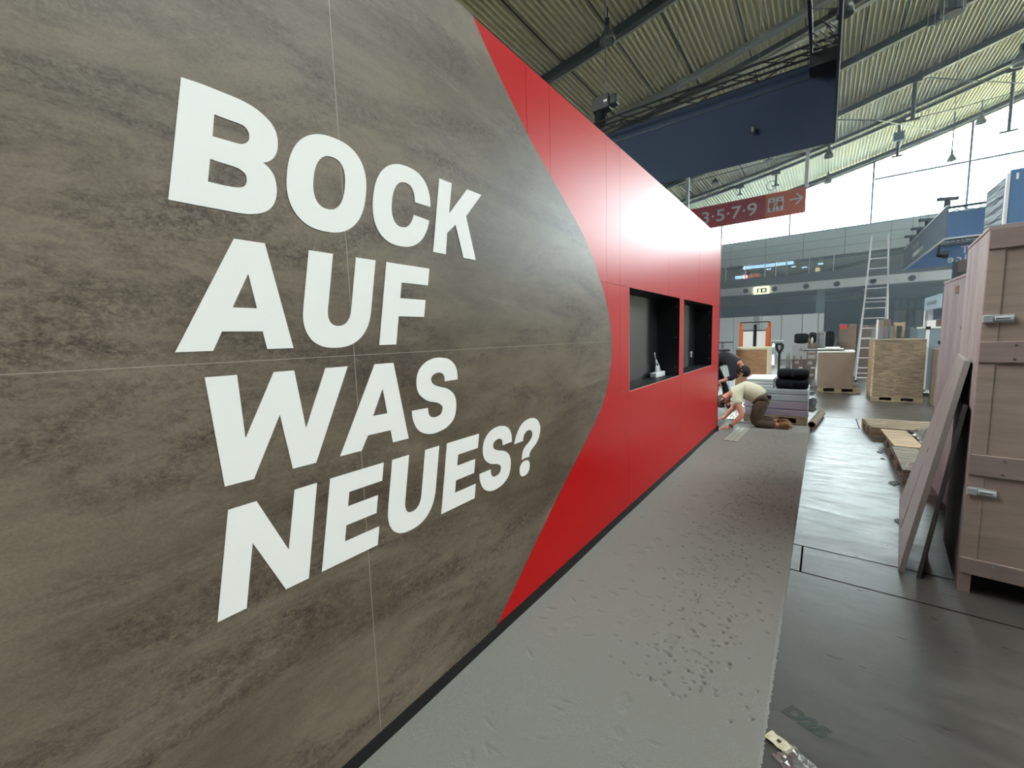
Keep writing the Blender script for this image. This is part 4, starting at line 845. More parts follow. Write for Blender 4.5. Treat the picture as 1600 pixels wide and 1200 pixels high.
# bar tables
def bar_table(label, loc, r, h, top, leg):
    t = thing('bar_table', label, 'table', loc); MB().lathe([(0, h), (r, h), (r, h - 0.03), (0, h - 0.03)], n=28).build('table_top', top, t)
    MB().cyl((0, 0, 0.03), (0, 0, h - 0.03), 0.035, n=12).build('leg', leg, t); MB().lathe([(0.26, 0), (0.26, 0.015), (0.05, 0.04), (0, 0.04)], n=24).build('base', leg, t); return t
q = P(1210, 532, 22.5); bt = bar_table('white topped bar table with film round its leg before the partition', (q.x, 22.5, 0), 0.36, q.z, 'paper_white', 'white_metal')
MB().lathe([(0.10, q.z - 0.06), (0.16, q.z - 0.3), (0.11, 0.5), (0.2, 0.25), (0.27, 0.02)], n=9).build('film_wrap', 'film', bt)
q = P(1129, 534, 13); t = bar_table('dark bar table peeping out behind the end of the booth wall', (q.x, 13, 0), 0.28, q.z, 'truss_black', 'steel')
q = P(1129, 547, 11.5); t = thing('bar_stool', 'dark bar stool with chrome frame behind the bending man', 'stool', (q.x, 11.5, 0)); MB().lathe([(0, q.z + 0.03), (0.17, q.z + 0.03), (0.19, q.z), (0.16, q.z - 0.03), (0, q.z - 0.03)], n=18).build('seat', 'black_plastic', t)
for k in range(4): MB().tube([(0.1*math.cos(k*PI/2+0.6), 0.1*math.sin(k*PI/2+0.6), q.z - 0.03), (0.2*math.cos(k*PI/2+0.6), 0.2*math.sin(k*PI/2+0.6), 0)], 0.012, 6).build('leg', 'steel', t)
# --- carton stack
Y0 = 16.5
L1 = (0.12, 0.62, 0.5, 0.86, 'cardboard_grey'); 
carton('brown carton at bottom left of the carton stack, white label', -0.80, Y0, 0, -0.49, Y0 + 0.4, 0.30, 'cardboard_dark', [(0.55, 0.3, 0.9, 0.5, 'cardboard_grey')], 'cartons in the carton stack')
carton('brown carton at bottom right of the carton stack', -0.485, Y0, 0, -0.18, Y0 + 0.4, 0.30, 'cardboard_dark', [(0.5, 0.3, 0.85, 0.5, 'cardboard_grey')], 'cartons in the carton stack')
carton('brown carton in the second layer of the stack, under the white carton', -0.81, Y0 + 0.01, 0.302, -0.49, Y0 + 0.4, 0.61, 'cardboard_dark', [(0.25, 0.55, 0.6, 0.85, 'cardboard_grey'), (0.6, 0.08, 0.9, 0.22, 'paper_white')], 'cartons in the carton stack')
carton('brown carton in the second layer of the stack, right one', -0.485, Y0 + 0.01, 0.302, -0.175, Y0 + 0.4, 0.61, 'cardboard_dark', [(0.3, 0.5, 0.7, 0.8, 'cardboard_grey'), (0.6, 0.08, 0.95, 0.2, 'paper_white')], 'cartons in the carton stack')
carton('pale grey carton with arrow print on the brown cartons', -0.82, Y0, 0.612, -0.415, Y0 + 0.4, 1.13, 'cardboard_grey', [(0.56, 0.60, 0.64, 0.72, 'ink'), (0.74, 0.62, 0.93, 0.70, 'cardboard_dark'), (0.74, 0.5, 0.93, 0.58, 'cardboard_dark'), (0.1, 0.0, 0.2, 0.25, 'cardboard_dark'), (0.58, 0.0, 0.68, 0.22, 'cardboard_dark')], 'cartons in the carton stack', tape=False)
for za, zb_, lab in ((0.612, 0.80, 'small carton with wide pale label right of the pale carton'), (0.802, 0.96, 'small carton in the middle of the right column of the stack'), (0.962, 1.13, 'topmost small brown carton of the right column')):
    carton(lab, -0.405, Y0 + 0.02, za, -0.165, Y0 + 0.38, zb_, 'cardboard_dark' if za > 0.9 else 'cardboard', [(0.1, 0.15, 0.85, 0.8, 'cardboard_grey')] if za < 0.9 else (), 'cartons in the carton stack')
def bag(label, x0, x1, y, z0, z1, m='black_fabric', seed=1):
    t = thing('holdall_bag', label, 'bag', ((x0 + x1)/2, y, z0), 0, 'black bags on the cartons'); rnd = random.Random(seed); w = (x1 - x0)/2; h = z1 - z0
    def fn(u, v):
        a = 2*PI*u; cx, cz = math.cos(a), math.sin(a); s = 1 - 0.25 * abs(2*v - 1) ** 4
        return ((2*v - 1) * w, 0.16 * s * math.copysign(abs(cx)**0.6, cx) + rnd.uniform(-.008, .008), h/2 + h/2 * s * math.copysign(abs(cz)**0.55, cz) * (1 + (rnd.uniform(-.08, .08) if cz > 0 else 0)))
    MB().grid(17, 9, fn).build('bag_body', m, t, smooth=True); MB().tube([(-w*0.5, -0.17, h*0.6), (-w*0.3, -0.18, h*0.98), (w*0.3, -0.18, h*0.98), (w*0.5, -0.17, h*0.6)], 0.012, 6).build('handle', 'black_plastic', t)
bag('black bag lying on the pale carton', -0.78, -0.40, Y0 + 0.2, 1.131, 1.46, seed=2)
bag('black bag behind the grey box on the carton stack', -0.39, -0.19, Y0 + 0.28, 1.131, 1.48, seed=3)
for k, (x, m) in enumerate(((-0.375, 'cardboard'), (-0.30, 'paper_white'))):
    t = thing('bottle', ('brown' if k == 0 else 'white') + ' bottle before the black bags on the carton stack', 'bottle', (x, Y0 + 0.035, 1.132)); MB().lathe([(0, 0), (0.035, 0), (0.037, 0.13), (0.015, 0.19), (0.013, 0.2)], n=12).build('body', m, t, smooth=True); MB().lathe([(0.017, 0.2), (0.017, 0.23), (0, 0.23)], n=10).build('cap', 'black_plastic', t)
carton('brown carton column right of the stack, lower', -0.12, 16.75, 0, 0.33, 17.1, 0.5, 'cardboard_dark', (), 'cartons behind the brown box'); carton('brown carton column right of the stack, upper', -0.12, 16.75, 0.502, 0.33, 17.1, 0.96, 'cardboard_dark', (), 'cartons behind the brown box')
gb = thing('appliance_box', 'grey metal box with two dark holes on the cartons', 'box', (-0.07, 16.8, 0.962)); bx('body', 'cardboard_grey', gb, -0.10, 0, 0, 0.09, 0.3, 0.54, 0.006); bx('edge', 'paper_white', gb, 0.09, 0, 0, 0.105, 0.3, 0.53)
for x in (-0.05, 0.03): MB().cyl((x, -0.004, 0.45), (x, 0.01, 0.45), 0.022, n=12).build('hole', 'ink', gb)
bag('black bag wrapped in clear film right of the grey metal box', 0.05, 0.26, 16.85, 0.962, 1.50, seed=4)
crumple('film_wrap', 'clear film bunched on the black bag beside the tall carton', 'film', (0.305, 16.78, 0.965), 0.06, 0.2, 0.45, seed=8)
crumple('film_wrap', 'clear film bunched at the left of the pale carton', 'film', (-0.93, 16.6, 0.0), 0.16, 0.2, 1.0, seed=9)
# --- brown box on pallet
pallet('wooden pallet under the large plain brown box', (0.33, 13.35, 0), 0.0, 0.86, 0.8, 0.13, boards=5)
bb = thing('cardboard_box', 'large plain brown box on a pallet, white trim along its top', 'box', (0.255, 13.33, 0.131)); bx('body', 'cardboard', bb, -0.35, -0.38, 0, 0.35, 0.38, 0.88, 0.006)
bx('top_trim', 'paper_white', bb, -0.362, -0.392, 0.865, 0.362, 0.39, 0.90, 0.004); bx('corner_trim', 'cardboard_grey', bb, -0.362, -0.385, 0.0, -0.345, -0.36, 0.865)
dbx = MB(); dbx.prism([(-0.5, 13.05, 1.045), (-0.3, 13.0, 1.045), (0.42, 13.0, 1.045), (0.42, 13.6, 1.045), (-0.3, 13.6, 1.045)], (0, 0, 0.02)); tag(dbx.build('dark_board', 'truss_black'), 'thin dark board laid on top of the large brown box', 'board'); dbx = None
bx('white_sheet', 'paper_white', None, -0.12, 13.05, 1.066, 0.40, 13.55, 1.08); tag(bpy.data.objects['white_sheet'], 'white sheet lying on the dark board over the brown box', 'sheet')
MB().cyl((0.05, 13.2, 1.105), (0.33, 13.25, 1.105), 0.024, n=10).build('white_tube', 'paper_white'); tag(bpy.data.objects['white_tube'], 'short white tube on top of the brown box', 'tube')
# --- tall cartons behind
carton('tall brown carton with a red label behind the ladder', 0.39, 17.3, 0, 0.83, 17.7, 1.72, 'cardboard', [(0.05, 0.91, 0.45, 0.985, 'label_red')], 'tall cartons')
carton('wide brown carton between the ladder rails', 0.85, 17.5, 0.0, 1.30, 17.9, 1.66, 'cardboard_dark', (), 'tall cartons')
# --- ladder
ld = thing('step_ladder', 'tall aluminium double ladder standing behind the pallets', 'ladder', (1.15, 16.2, 0))
def lpt(u, v, y): q = P(u, v, y); return (q.x - 1.15, y - 16.2, q.z)
yb, ytp = 15.9, 16.55
lt, rt_ = lpt(1362.5, 369, ytp), lpt(1388.5, 366, ytp); lb = (0.80 - 1.15, yb - 16.2, 0.0); rb = (1.50 - 1.15, yb - 16.2, 0.0)
for a, b in ((lb, lt), (rb, rt_)): MB().bar(a, b, 0.035, 0.075, (0, 1, 0)).build('rail', 'aluminium', ld)
for k in range(1, 15):
    f = (0.12 + 0.29 * (k - 1)) / lt[2]
    if f < 0.98: MB().bar(Vector(lb).lerp(Vector(lt), f), Vector(rb).lerp(Vector(rt_), f), 0.035, 0.03).build('rung', 'aluminium', ld)
zt_ = 2.9; f = zt_ / lt[2]; lm, rm = Vector(lb).lerp(Vector(lt), f), Vector(rb).lerp(Vector(rt_), f); lb2, rb2 = Vector((lb[0] + 0.02, 1.0, 0)), Vector((rb[0] - 0.02, 1.0, 0))
for a, b in ((lb2, lm), (rb2, rm)): MB().bar(a, b, 0.03, 0.06, (0, 1, 0)).build('rear_rail', 'aluminium', ld)
for k in range(3):
    f = (0.15 + 1.1 * k) / zt_; MB().bar(lb2.lerp(lm, f), rb2.lerp(rm, f), 0.03, 0.026).build('rear_rung', 'aluminium', ld)
for p in (lb, rb, lb2, rb2): p = Vector(p); bx('foot', 'black_plastic', ld, p.x - 0.03, p.y - 0.04, 0, p.x + 0.03, p.y + 0.04, 0.05)
# --- strand board crate
pallet('wooden pallet under the strand board crate', (1.275, 12.35, 0), -0.01, 0.82, 1.2, 0.11, boards=6)
oc_ = thing('strand_board_crate', 'large strand board crate on a pallet before the ladder', 'crate', (1.275, 12.35, 0.111), -0.01)
bx('body', 'osb', oc_, -0.385, -0.6, 0, 0.40, 0.6, 1.185, 0.004); bx('edge_batten', 'softwood', oc_, -0.415, -0.602, 0, -0.386, 0.6, 1.18, 0.004); bx('lid', 'osb', oc_, -0.415, -0.605, 1.186, 0.405, 0.605, 1.2, 0.002)
# --- things behind the strand board crate
wp = thing('wrapped_goods', 'tall brown cartons wrapped in film behind the strand board crate', 'bundle', (1.14, 13.5, 0)); bx('carton', 'cardboard', wp, -0.10, 0, 0, 0.01, 0.35, 1.75, 0.006); bx('carton', 'cardboard_dark', wp, 0.015, 0, 0, 0.13, 0.35, 1.77, 0.006); bx('edge_guard', 'paper_white', wp, -0.125, -0.02, 0, -0.09, 0.06, 1.77); MB().lathe([(0.21, 0.02), (0.2, 0.6), (0.21, 1.2), (0.19, 1.6)], (0.0, 0.17, 0), 10).build('film_wrap', 'film', wp)
wf = thing('timber_frame', 'pale upright timber frame beside the film wrapped cartons', 'frame', (1.47, 13.95, 0)); bx('post', 'softwood', wf, -0.09, 0, 0, -0.04, 0.06, 1.7); bx('post', 'softwood', wf, 0.06, 0, 0, 0.11, 0.06, 1.69); bx('rail', 'softwood', wf, -0.04, 0, 1.6, 0.06, 0.06, 1.68)
fc = thing('flight_case', 'grey flight case with white edging behind the strand board crate', 'case', (2.0, 13.5, 0)); bx('body', 'case_grey', fc, -0.32, -0.49, 0.1, 0.45, 0.5, 1.54, 0.008)
for a in ((-0.33, -0.5, 1.52, 0.46, -0.47, 1.56), (-0.18, -0.5, 0.1, -0.12, -0.485, 1.52), (-0.33, -0.5, 0.1, 0.46, -0.47, 0.14)): bx('edging', 'paper_white', fc, *a)
bx('corner', 'truss_black', fc, -0.19, -0.505, 1.5, -0.11, -0.46, 1.565)
for x in (-0.25, 0.38):
    for y in (-0.4, 0.4): MB().cyl((x - 0.02, y, 0.05), (x + 0.02, y, 0.05), 0.05, n=12).build('castor', 'black_plastic', fc)
carton('white flat box on the grey flight case', 1.83, 13.02, 1.562, 1.97, 13.3, 1.70, 'paper_white', tape=False); carton('brown flat box on the grey flight case', 1.975, 13.02, 1.562, 2.3, 13.3, 1.71, 'cardboard_dark', tape=False)
carton('small grey box standing on the white flat box', 1.835, 13.06, 1.702, 1.92, 13.28, 1.93, 'cardboard_grey', tape=False)
ib = thing('info_board', 'pale slanted board with a grey line of text over the flight case', 'board', (1.80, 13.1, 1.562)); bx('post', 'white_metal', ib, -0.02, -0.02, 0, 0.0, 0.02, 0.6); bx('board', 'banner_pale', ib, -0.025, -1.65, 0.36, -0.005, 0.0, 0.63); bx('text_line', 'case_grey', ib, -0.028, -1.25, 0.455, -0.0255, -0.25, 0.53)
for za, zb_, lab in ((0, 0.62, 'lower brown carton at the right of the strand board crate'), (0.622, 1.12, 'upper brown carton at the right of the strand board crate')): carton(lab, 1.78, 11.4, za, 2.15, 11.9, zb_, 'cardboard', (), 'cartons beside the strand board crate')
# tall panels further back
tw = thing('fabric_tower', 'tall dark blue fabric box with striped wrap on its side above the crates', 'stand', (1.51, 7.0, 0))
bx('front_fabric', 'tower_blue', tw, 0.03, 0, 0, 2.2, 0.04, 3.22, 0.004); bx('side_wrap', 'tower_wrap', tw, 0, 0.05, 0, 0.05, 0.68, 3.16); bx('core', 'dark_trim', tw, 0.05, 0.04, 0, 2.2, 0.66, 3.14); bx('corner_profile', 'white_metal', tw, 0.005, -0.005, 0, 0.03, 0.045, 3.19)
bx('hand_slot', 'white_metal', tw, 0.07, -0.004, 3.11, 0.09, 0.001, 3.175, 0.004)
bp_ = thing('brown_partition', 'brown board wall with a dark post far behind the big crates', 'partition', (3.40, 20, 0)); bx('board', 'brown_board', bp_, 0.04, 0, 0, 3.5, 0.06, 3.70); bx('post', 'spandrel', bp_, -0.08, -0.03, 0, 0.03, 0.09, 3.66); bx('rail', 'dark_trim', bp_, 0.04, -0.02, 3.2, 3.5, 0.0, 3.3)
# --- loose pallets, boards and film at the right
pallet('weathered pallet farthest back of the three flat on the floor', (1.17, 8.25, 0), 0.08, 1.2, 0.74, 0.14, 'pallet_wood', boards=5)
pallet('worn grey pallet in the middle of the three flat on the floor', (1.10, 7.14, 0), PI/2 - 0.02, 1.02, 0.78, 0.14, 'pallet_grey', boards=3)
pallet('worn grey pallet nearest the leaning sheets', (1.08, 6.05, 0), PI/2 + 0.01, 1.04, 0.78, 0.14, 'pallet_grey', boards=3)
for lab, c_, s_, r_, m in (('light wide board lying on the middle pallet', (0.84, 7.12), (0.27, 1.02), 0.04, 'softwood'), ('stained board lying on the nearest flat pallet', (0.80, 6.03), (0.22, 1.04), -0.02, 'pallet_grey')):
    o = bx('loose_board', m, None, -s_[0]/2, -s_[1]/2, 0, s_[0]/2, s_[1]/2, 0.018, 0.003); o.location = (c_[0], c_[1], 0.1445); o.rotation_euler = (0, 0, r_); tag(o, lab, 'board')
crumple('film_heap', 'heap of crumpled clear film on the middle pallet', 'film', (1.24, 7.30, 0.147), 0.48, 0.75, 0.13, seed=4, n=18)
crumple('film_heap', 'small film scrap on the nearest pallet under the leaning sheet', 'film', (0.82, 5.62, 0.165), 0.2, 0.18, 0.05, seed=5)
# --- large plywood crates
c1 = thing('plywood_crate', 'large plywood crate with butterfly latches at the right edge, nearest one', 'crate', (0.697, 3.42, 0), -0.087)
W_, D_, H1 = 1.5, 0.80, 2.10
bx('core', 'plywood', c1, 0.02, 0.006, 0.125, W_ - 0.02, D_ - 0.02, H1 - 0.02)
bx('side_panel', 'plywood_pale', c1, 0.0, 0.03, 0.12, 0.018, D_, H1 - 0.012); bx('lid', 'plywood_pale', c1, -0.004, 0.0, H1 - 0.018, W_, D_, H1, 0.002)
for x in (0.0, W_ - 0.065): bx('corner_post', 'plywood', c1, x, 0.0, 0.12, x + 0.065, 0.03, H1 - 0.018, 0.003)
for a, b in ((0.12, 0.215), (0.715, 0.835), (1.36, 1.475), (1.975, H1 - 0.018)):
    bt_ = bx('batten', 'plywood_batten', c1, 0.0, -0.008, a, W_, 0.018, b, 0.003)
    for x in (0.13, 0.6, 1.1):
        for zz in (a + 0.02, b - 0.02): MB().cyl((x, -0.0095, zz), (x, -0.0075, zz), 0.006, n=8).build('screw', 'screw', bt_)
for x0 in (0.0, 0.14 + 0.05, W_/2, W_ - 0.15): 
    if x0 != 0.19: bx('foot', 'plywood_batten', c1, x0, 0.0, 0, x0 + (0.05 if x0 == 0 else 0.15), D_, 0.12)
bx('foot_rail', 'plywood_batten', c1, 0.0, 0.3, 0.06, W_, 0.4, 0.12)
def latch(parent, z):
    l = bx('latch', 'steel', parent, 0.005, -0.006, z - 0.022, 0.115, 0.0, z + 0.022, 0.002)
    bx('latch_handle', 'aluminium', l, 0.045, -0.018, z - 0.01, 0.112, -0.006, z + 0.012, 0.003); bx('latch_hook', 'steel', l, 0.0, -0.02, z - 0.02, 0.04, -0.006, z + 0.02, 0.004); bx('latch_plate', 'dark_trim', l, 0.05, -0.0195, z - 0.002, 0.10, -0.0181, z + 0.002)
latch(c1, 1.60); latch(c1, 0.62)
c2 = thing('plywood_crate', 'mauve grey plywood crate standing just behind the latched crate', 'crate', (0.855, 4.50, 0), -0.0)
H2 = 1.965; bx('core', 'plywood_mauve', c2, 0.02, 0.0, 0.1, 1.4, 0.92, H2 - 0.02); bx('side_panel', 'plywood_mauve', c2, 0.0, 0.0, 0.1, 0.02, 0.92, H2 - 0.016); bx('lid', 'plywood_pale', c2, -0.004, 0.0, H2 - 0.02, 1.4, 0.925, H2)
for y in (0.02, 0.4, 0.8): bx('foot', 'plywood_batten', c2, 0.0, y, 0, 1.4, y + 0.1, 0.1)
for y, z_ in ((0.85, 1.42), (0.1, 1.55)):
    l = bx('latch', 'steel', c2, -0.006, y, z_ - 0.02, 0.0, y + 0.07, z_ + 0.02); bx('latch_hook', 'dark_trim', l, -0.016, y + 0.015, z_ - 0.015, -0.006, y + 0.045, z_ + 0.015)
bx('print_label', 'cardboard_dark', c2, -0.002, 0.38, 1.83, 0.0, 0.5, 1.89)
# --- sheets leaning on the crates
lpn = thing('leaning_sheet', 'grey laminate sheet leaning against the crates, nearest and brightest', 'sheet', (0.445, 3.49, 0))
def sheet_prism(parent, name, m, nb, fb, ft, nt, th):
    a, b, c, d = Vector(nb), Vector(fb), Vector(ft), Vector(nt); nrm = (b - a).cross(d - a).normalized(); nrm = -nrm if nrm.x < 0 else nrm
    return MB().prism([a, b, c, d], nrm * th).build(name, m, parent, 0.002)
nb, fb, ft, nt = (0, 0, 0.002), (0.165, 1.5, 0.002), (0.305, 0.68, 1.375), (0.230, 0.096, 1.36)
main = sheet_prism(lpn, 'sheet', 'panel_laminate', nb, fb, ft, nt, 0.028)
lerp = lambda a, b, t: Vector(a).lerp(Vector(b), t)
ga_, gb_ = lerp(nb, fb, 0.42), lerp(nt, ft, 0.5); off = Vector((-0.0015, 0, 0.0003))
for t0_, t1_ in ((0.05, 0.44), (0.5, 0.53), (0.56, 0.93)): MB().bar(ga_.lerp(gb_, t0_) + off, ga_.lerp(gb_, t1_) + off, 0.004, 0.004).build('groove', 'dark_trim' if t0_ > 0.45 and t0_ < 0.55 else 'cardboard_grey', main)
lp2 = thing('leaning_sheet', 'dark backed sheet leaning behind the grey laminate sheet', 'sheet', (0.525, 3.46, 0))
sheet_prism(lp2, 'sheet', 'panel_back', (0, 0, 0.002), (0.09, 0.42, 0.002), (0.195, 0.30, 1.10), (0.14, 0.02, 1.10), 0.02)
sheet_prism(lp2, 'edge_band', 'cardboard', (0.085, 0.40, 0.002), (0.09, 0.424, 0.002), (0.196, 0.304, 1.10), (0.191, 0.28, 1.10), 0.024)
# --- litter
tg = thing('paper_tag', 'crumpled pale paper tag on the floor beside the carpet edge', 'paper', (-0.076, 1.726, 0.0))
MB().grid(6, 4, lambda u, v: ((u - 0.5) * 0.085 + 0.006 * v, (v - 0.5) * 0.05, 0.002 + 0.006 * abs(math.sin(5 * u + 2 * v)))).build('sheet', 'softwood_pale', tg, solid=0.001); tg.rotation_euler = (0, 0, -0.42)
bx('print', 'ink', tg, -0.004, -0.004, 0.0083, 0.008, 0.008, 0.0092)
crumple('film_scrap', 'glossy clear film scrap beside the paper tag at the bottom edge', 'film', (0.02, 1.645, 0.0), 0.19, 0.11, 0.03, seed=6, rz=-0.55, n=16)
for k, (u, v, sz, lab) in enumerate(((1398, 755, 0.05, 'black torn scrap on the concrete near the nearest flat pallet'), (1379, 717, 0.035, 'small black scrap on the concrete left of the middle pallet'), (1377, 706, 0.05, 'thin black strip on the concrete beside the middle pallet'), (1405, 815, 0.03, 'tiny black scrap at the foot of the leaning sheet'), (1262, 672, 0.06, 'dark shreds on the floor before the cardboard tube'))):
    a_, b_ = (u - 800) / FPX, (v - 600) / FPX; d_ = [r[0] * a_ + r[1] * b_ + r[2] for r in AX]; t_ = -EYE / d_[2]; c_ = Vector((d_[0] * t_, d_[1] * t_, 0.0))
    m = MB(); r = random.Random(k + 30); pts = [(sz * r.uniform(0.4, 1.2) * math.cos(i * 0.9), 2.2 * sz * r.uniform(0.3, 1.1) * math.sin(i * 0.9), 0.001) for i in range(7)]; m.prism(pts, (0, 0, 0.004)); o = m.build('black_scrap', 'black_plastic'); o.location = c_; tag(o, lab, 'scrap')
crumple('film_heap', 'white plastic sheeting on the floor behind the kneeling arm', 'film', (-1.30, 8.55, 0.0), 0.3, 0.6, 0.10, 'white_vinyl', seed=12)
crumple('film_heap', 'clear film heap under the bending man', 'film', (-1.5, 9.9, 0.0), 0.6, 0.6, 0.22, seed=13)
# ------------------------------------------------------------------ people
def hand_chain(pts, edges, wrist_i, w, f, s, k=1.0):
    """palm, four fingers and a thumb: w wrist, f finger direction, s sideways direction (towards the thumb)"""
    w, f, s = Vector(w), Vector(f).normalized(), Vector(s).normalized(); dn = Vector((0, 0, -1))
    def add(p, r, j): pts.append((p.x, p.y, p.z, r)); edges.append((j, len(pts) - 1)); return len(pts) - 1
    palm = add(w + f * 0.045 * k, (0.030 * k, 0.016 * k), wrist_i); kn = add(w + f * 0.085 * k, (0.034 * k, 0.014 * k), palm)
    for q, ln in ((0.030, 0.070), (0.010, 0.080), (-0.011, 0.075), (-0.031, 0.058)):
        b0 = w + f * 0.098 * k + s * q * k; a = add(b0, 0.009 * k, kn)
        m = add(b0 + f * ln * 0.5 * k + s * q * 0.25 * k + dn * 0.003, 0.0085 * k, a); add(b0 + f * ln * k + s * q * 0.35 * k + dn * 0.010, 0.0075 * k, m)
    t = add(w + f * 0.04 * k + s * 0.045 * k, 0.011 * k, palm); t2 = add(w + f * 0.07 * k + s * 0.068 * k + dn * 0.004, 0.0095 * k, t); add(w + f * 0.098 * k + s * 0.075 * k + dn * 0.008, 0.008 * k, t2)
def head_parts(root, c, fwd, up, hair_m, k=1.0, cap=False):
    c, f, u = Vector(c), Vector(fwd).normalized(), Vector(up).normalized(); r = f.cross(u).normalized(); u = r.cross(f).normalized()
    M = Matrix((r, f, u)).transposed()
    def sph(name, m, off, rad, n=16, keep=None):
        me = MB(); n2 = 10
        vs = [c + M @ (Vector(off) * k + Vector((rad[0]*k*math.sin(PI*j/n2)*math.cos(2*PI*i/n), rad[1]*k*math.sin(PI*j/n2)*math.sin(2*PI*i/n), rad[2]*k*math.cos(PI*j/n2)))) for j in range(n2 + 1) for i in range(n)]
        fs = [(j*n + i, j*n + (i+1) % n, (j+1)*n + (i+1) % n, (j+1)*n + i) for j in range(n2) for i in range(n)]
        if keep: fs = [q for q in fs if keep(M.transposed() @ (sum((vs[a] for a in q), Vector()) / 4 - c) / k)]
        me.add(vs, fs); return me.build(name, m, root, smooth=True, solid=0.012 if keep else 0)
    sph('hair', 'black_cloth' if cap else hair_m, (0, -0.010, 0.012), (0.093, 0.112, 0.124), keep=lambda p: p.z > 0.045 or (p.y < 0.02 and p.z > -0.085 + 0.3 * (p.y + 0.09)))
    for s in (-1, 1):
        sph('ear', 'skin', (s * 0.079, -0.005, -0.01), (0.012, 0.022, 0.034), 10); sph('eye', 'hair', (s * 0.032, 0.084, 0.012), (0.009, 0.006, 0.005), 10); sph('eyebrow', hair_m, (s * 0.032, 0.092, 0.034), (0.016, 0.004, 0.003), 8)
    sph('nose', 'skin', (0, 0.105, -0.012), (0.014, 0.022, 0.026), 10); sph('mouth', 'sign_red', (0, 0.088, -0.055), (0.024, 0.009, 0.007), 10)
def kneeling():
    X, Y = -0.76, 7.80
    man = thing('person', 'man in sand T-shirt and olive work trousers kneeling on the carpet, head down', 'person', (X, Y, 0.0))
    o = Vector((X, Y, 0)); v = lambda x, y, z: tuple(Vector((x, y, z)) - o)
    def V(u, w, y): q = P(u, w, y); return v(q.x, y, q.z)
    pel, wa, ch, ub, nk = v(-0.77, 7.80, 0.47), v(-0.89, 7.80, 0.565), v(-1.02, 7.80, 0.600), v(-1.14, 7.80, 0.575), v(-1.235, 7.79, 0.53)
    hd = v(-1.315, 7.76, 0.44)
    shN, elN, wrN = v(-1.115, 7.60, 0.50), v(-1.00, 7.44, 0.235), v(-1.15, 7.33, 0.055)
    shF, elF, wrF = v(-1.135, 8.00, 0.50), v(-1.22, 8.10, 0.26), v(-1.36, 8.02, 0.06)
    hpN, knN, anN, toN = v(-0.76, 7.69, 0.43), v(-0.845, 7.66, 0.075), v(-0.47, 7.70, 0.075), v(-0.38, 7.71, 0.02)
    hpF, knF, anF, toF = v(-0.76, 7.91, 0.43), v(-0.90, 7.96, 0.075), v(-0.50, 7.93, 0.085), v(-0.40, 7.92, 0.025)
    pts = [pel + (0.10,), wa + (0.095,), ch + (0.105,), ub + (0.10,), nk + (0.055,), (*(Vector(nk).lerp(Vector(hd), 0.55)), 0.062), hd + ((0.082, 0.098),), (*(Vector(hd) + Vector((-0.035, -0.01, -0.075))), (0.066, 0.078))]
    edges = [(0, 1), (1, 2), (2, 3), (3, 4), (4, 5), (5, 6), (6, 7)]
    def chain(start, seq):
        j = start
        for p, r in seq: pts.append(p + (r,)); edges.append((j, len(pts) - 1)); j = len(pts) - 1
        return j
    up = lambda a, b, t: tuple(Vector(a).lerp(Vector(b), t))
    j = chain(3, [(shN, 0.062), (up(shN, elN, 0.5), 0.052), (elN, 0.045), (up(elN, wrN, 0.35), 0.046), (up(elN, wrN, 0.75), 0.034), (wrN, 0.028)])
    hand_chain(pts, edges, j, wrN, (-1, -0.25, -0.25), (0.1, -1, -0.1), 1.0)
    j = chain(3, [(shF, 0.062), (up(shF, elF, 0.5), 0.052), (elF, 0.045), (up(elF, wrF, 0.4), 0.044), (wrF, 0.028)])
    hand_chain(pts, edges, j, wrF, (-1, -0.15, -0.25), (-0.1, -1, -0.1), 1.0)
    for hp, kn, an, to in ((hpN, knN, anN, toN), (hpF, knF, anF, toF)): chain(0, [(hp, 0.075), (up(hp, kn, 0.5), 0.07), (kn, 0.055), (up(kn, an, 0.4), 0.055), (an, 0.042), (to, 0.03)])
    skin('body', pts, edges, 'skin', man)
    # clothes follow the body
    S_ = [pel + (0.142,), up(pel, wa, 0.6) + (0.165,), wa + (0.165,), up(wa, ch, 0.5) + (0.172,), ch + (0.172,), ub + (0.155,), (*(Vector(ub).lerp(Vector(nk), 0.6)), 0.095)]
    E_2 = [(0, 1), (1, 2), (2, 3), (3, 4), (4, 5), (5, 6)]
    for sh, el in ((shN, elN), (shF, elF)):
        S_.append(tuple(Vector(sh) + Vector((0.01, 0, 0))) + (0.088,)); E_2.append((5, len(S_) - 1)); S_.append(up(sh, el, 0.28) + (0.078,)); E_2.append((len(S_) - 2, len(S_) - 1)); S_.append(up(sh, el, 0.46) + (0.072,)); E_2.append((len(S_) - 2, len(S_) - 1))
    S_[0] = up(pel, wa, 0.02) + (0.163,)
    skin('t_shirt', S_, E_2, 'shirt_sand', man)
    T_ = [tuple(Vector(pel) + Vector((0.0, 0, -0.015))) + (0.155,), up(pel, wa, 0.55) + (0.15,), tuple(Vector(pel) + Vector((0.07, 0, -0.03))) + (0.12,)]; E3 = [(0, 1), (0, 2)]
    for hp, kn, an in ((hpN, knN, anN), (hpF, knF, anF)):
        b = 0
        for p, r in ((hp, 0.118), (up(hp, kn, 0.45), 0.10), (up(hp, kn, 0.85), 0.088), (tuple(Vector(kn) + Vector((0.005, 0, 0.012))), 0.082), (up(kn, an, 0.35), 0.078), (up(kn, an, 0.8), 0.07)): T_.append(p + (r,)); E3.append((b, len(T_) - 1)); b = len(T_) - 1
    skin('trousers', T_, E3, 'trouser_olive', man)
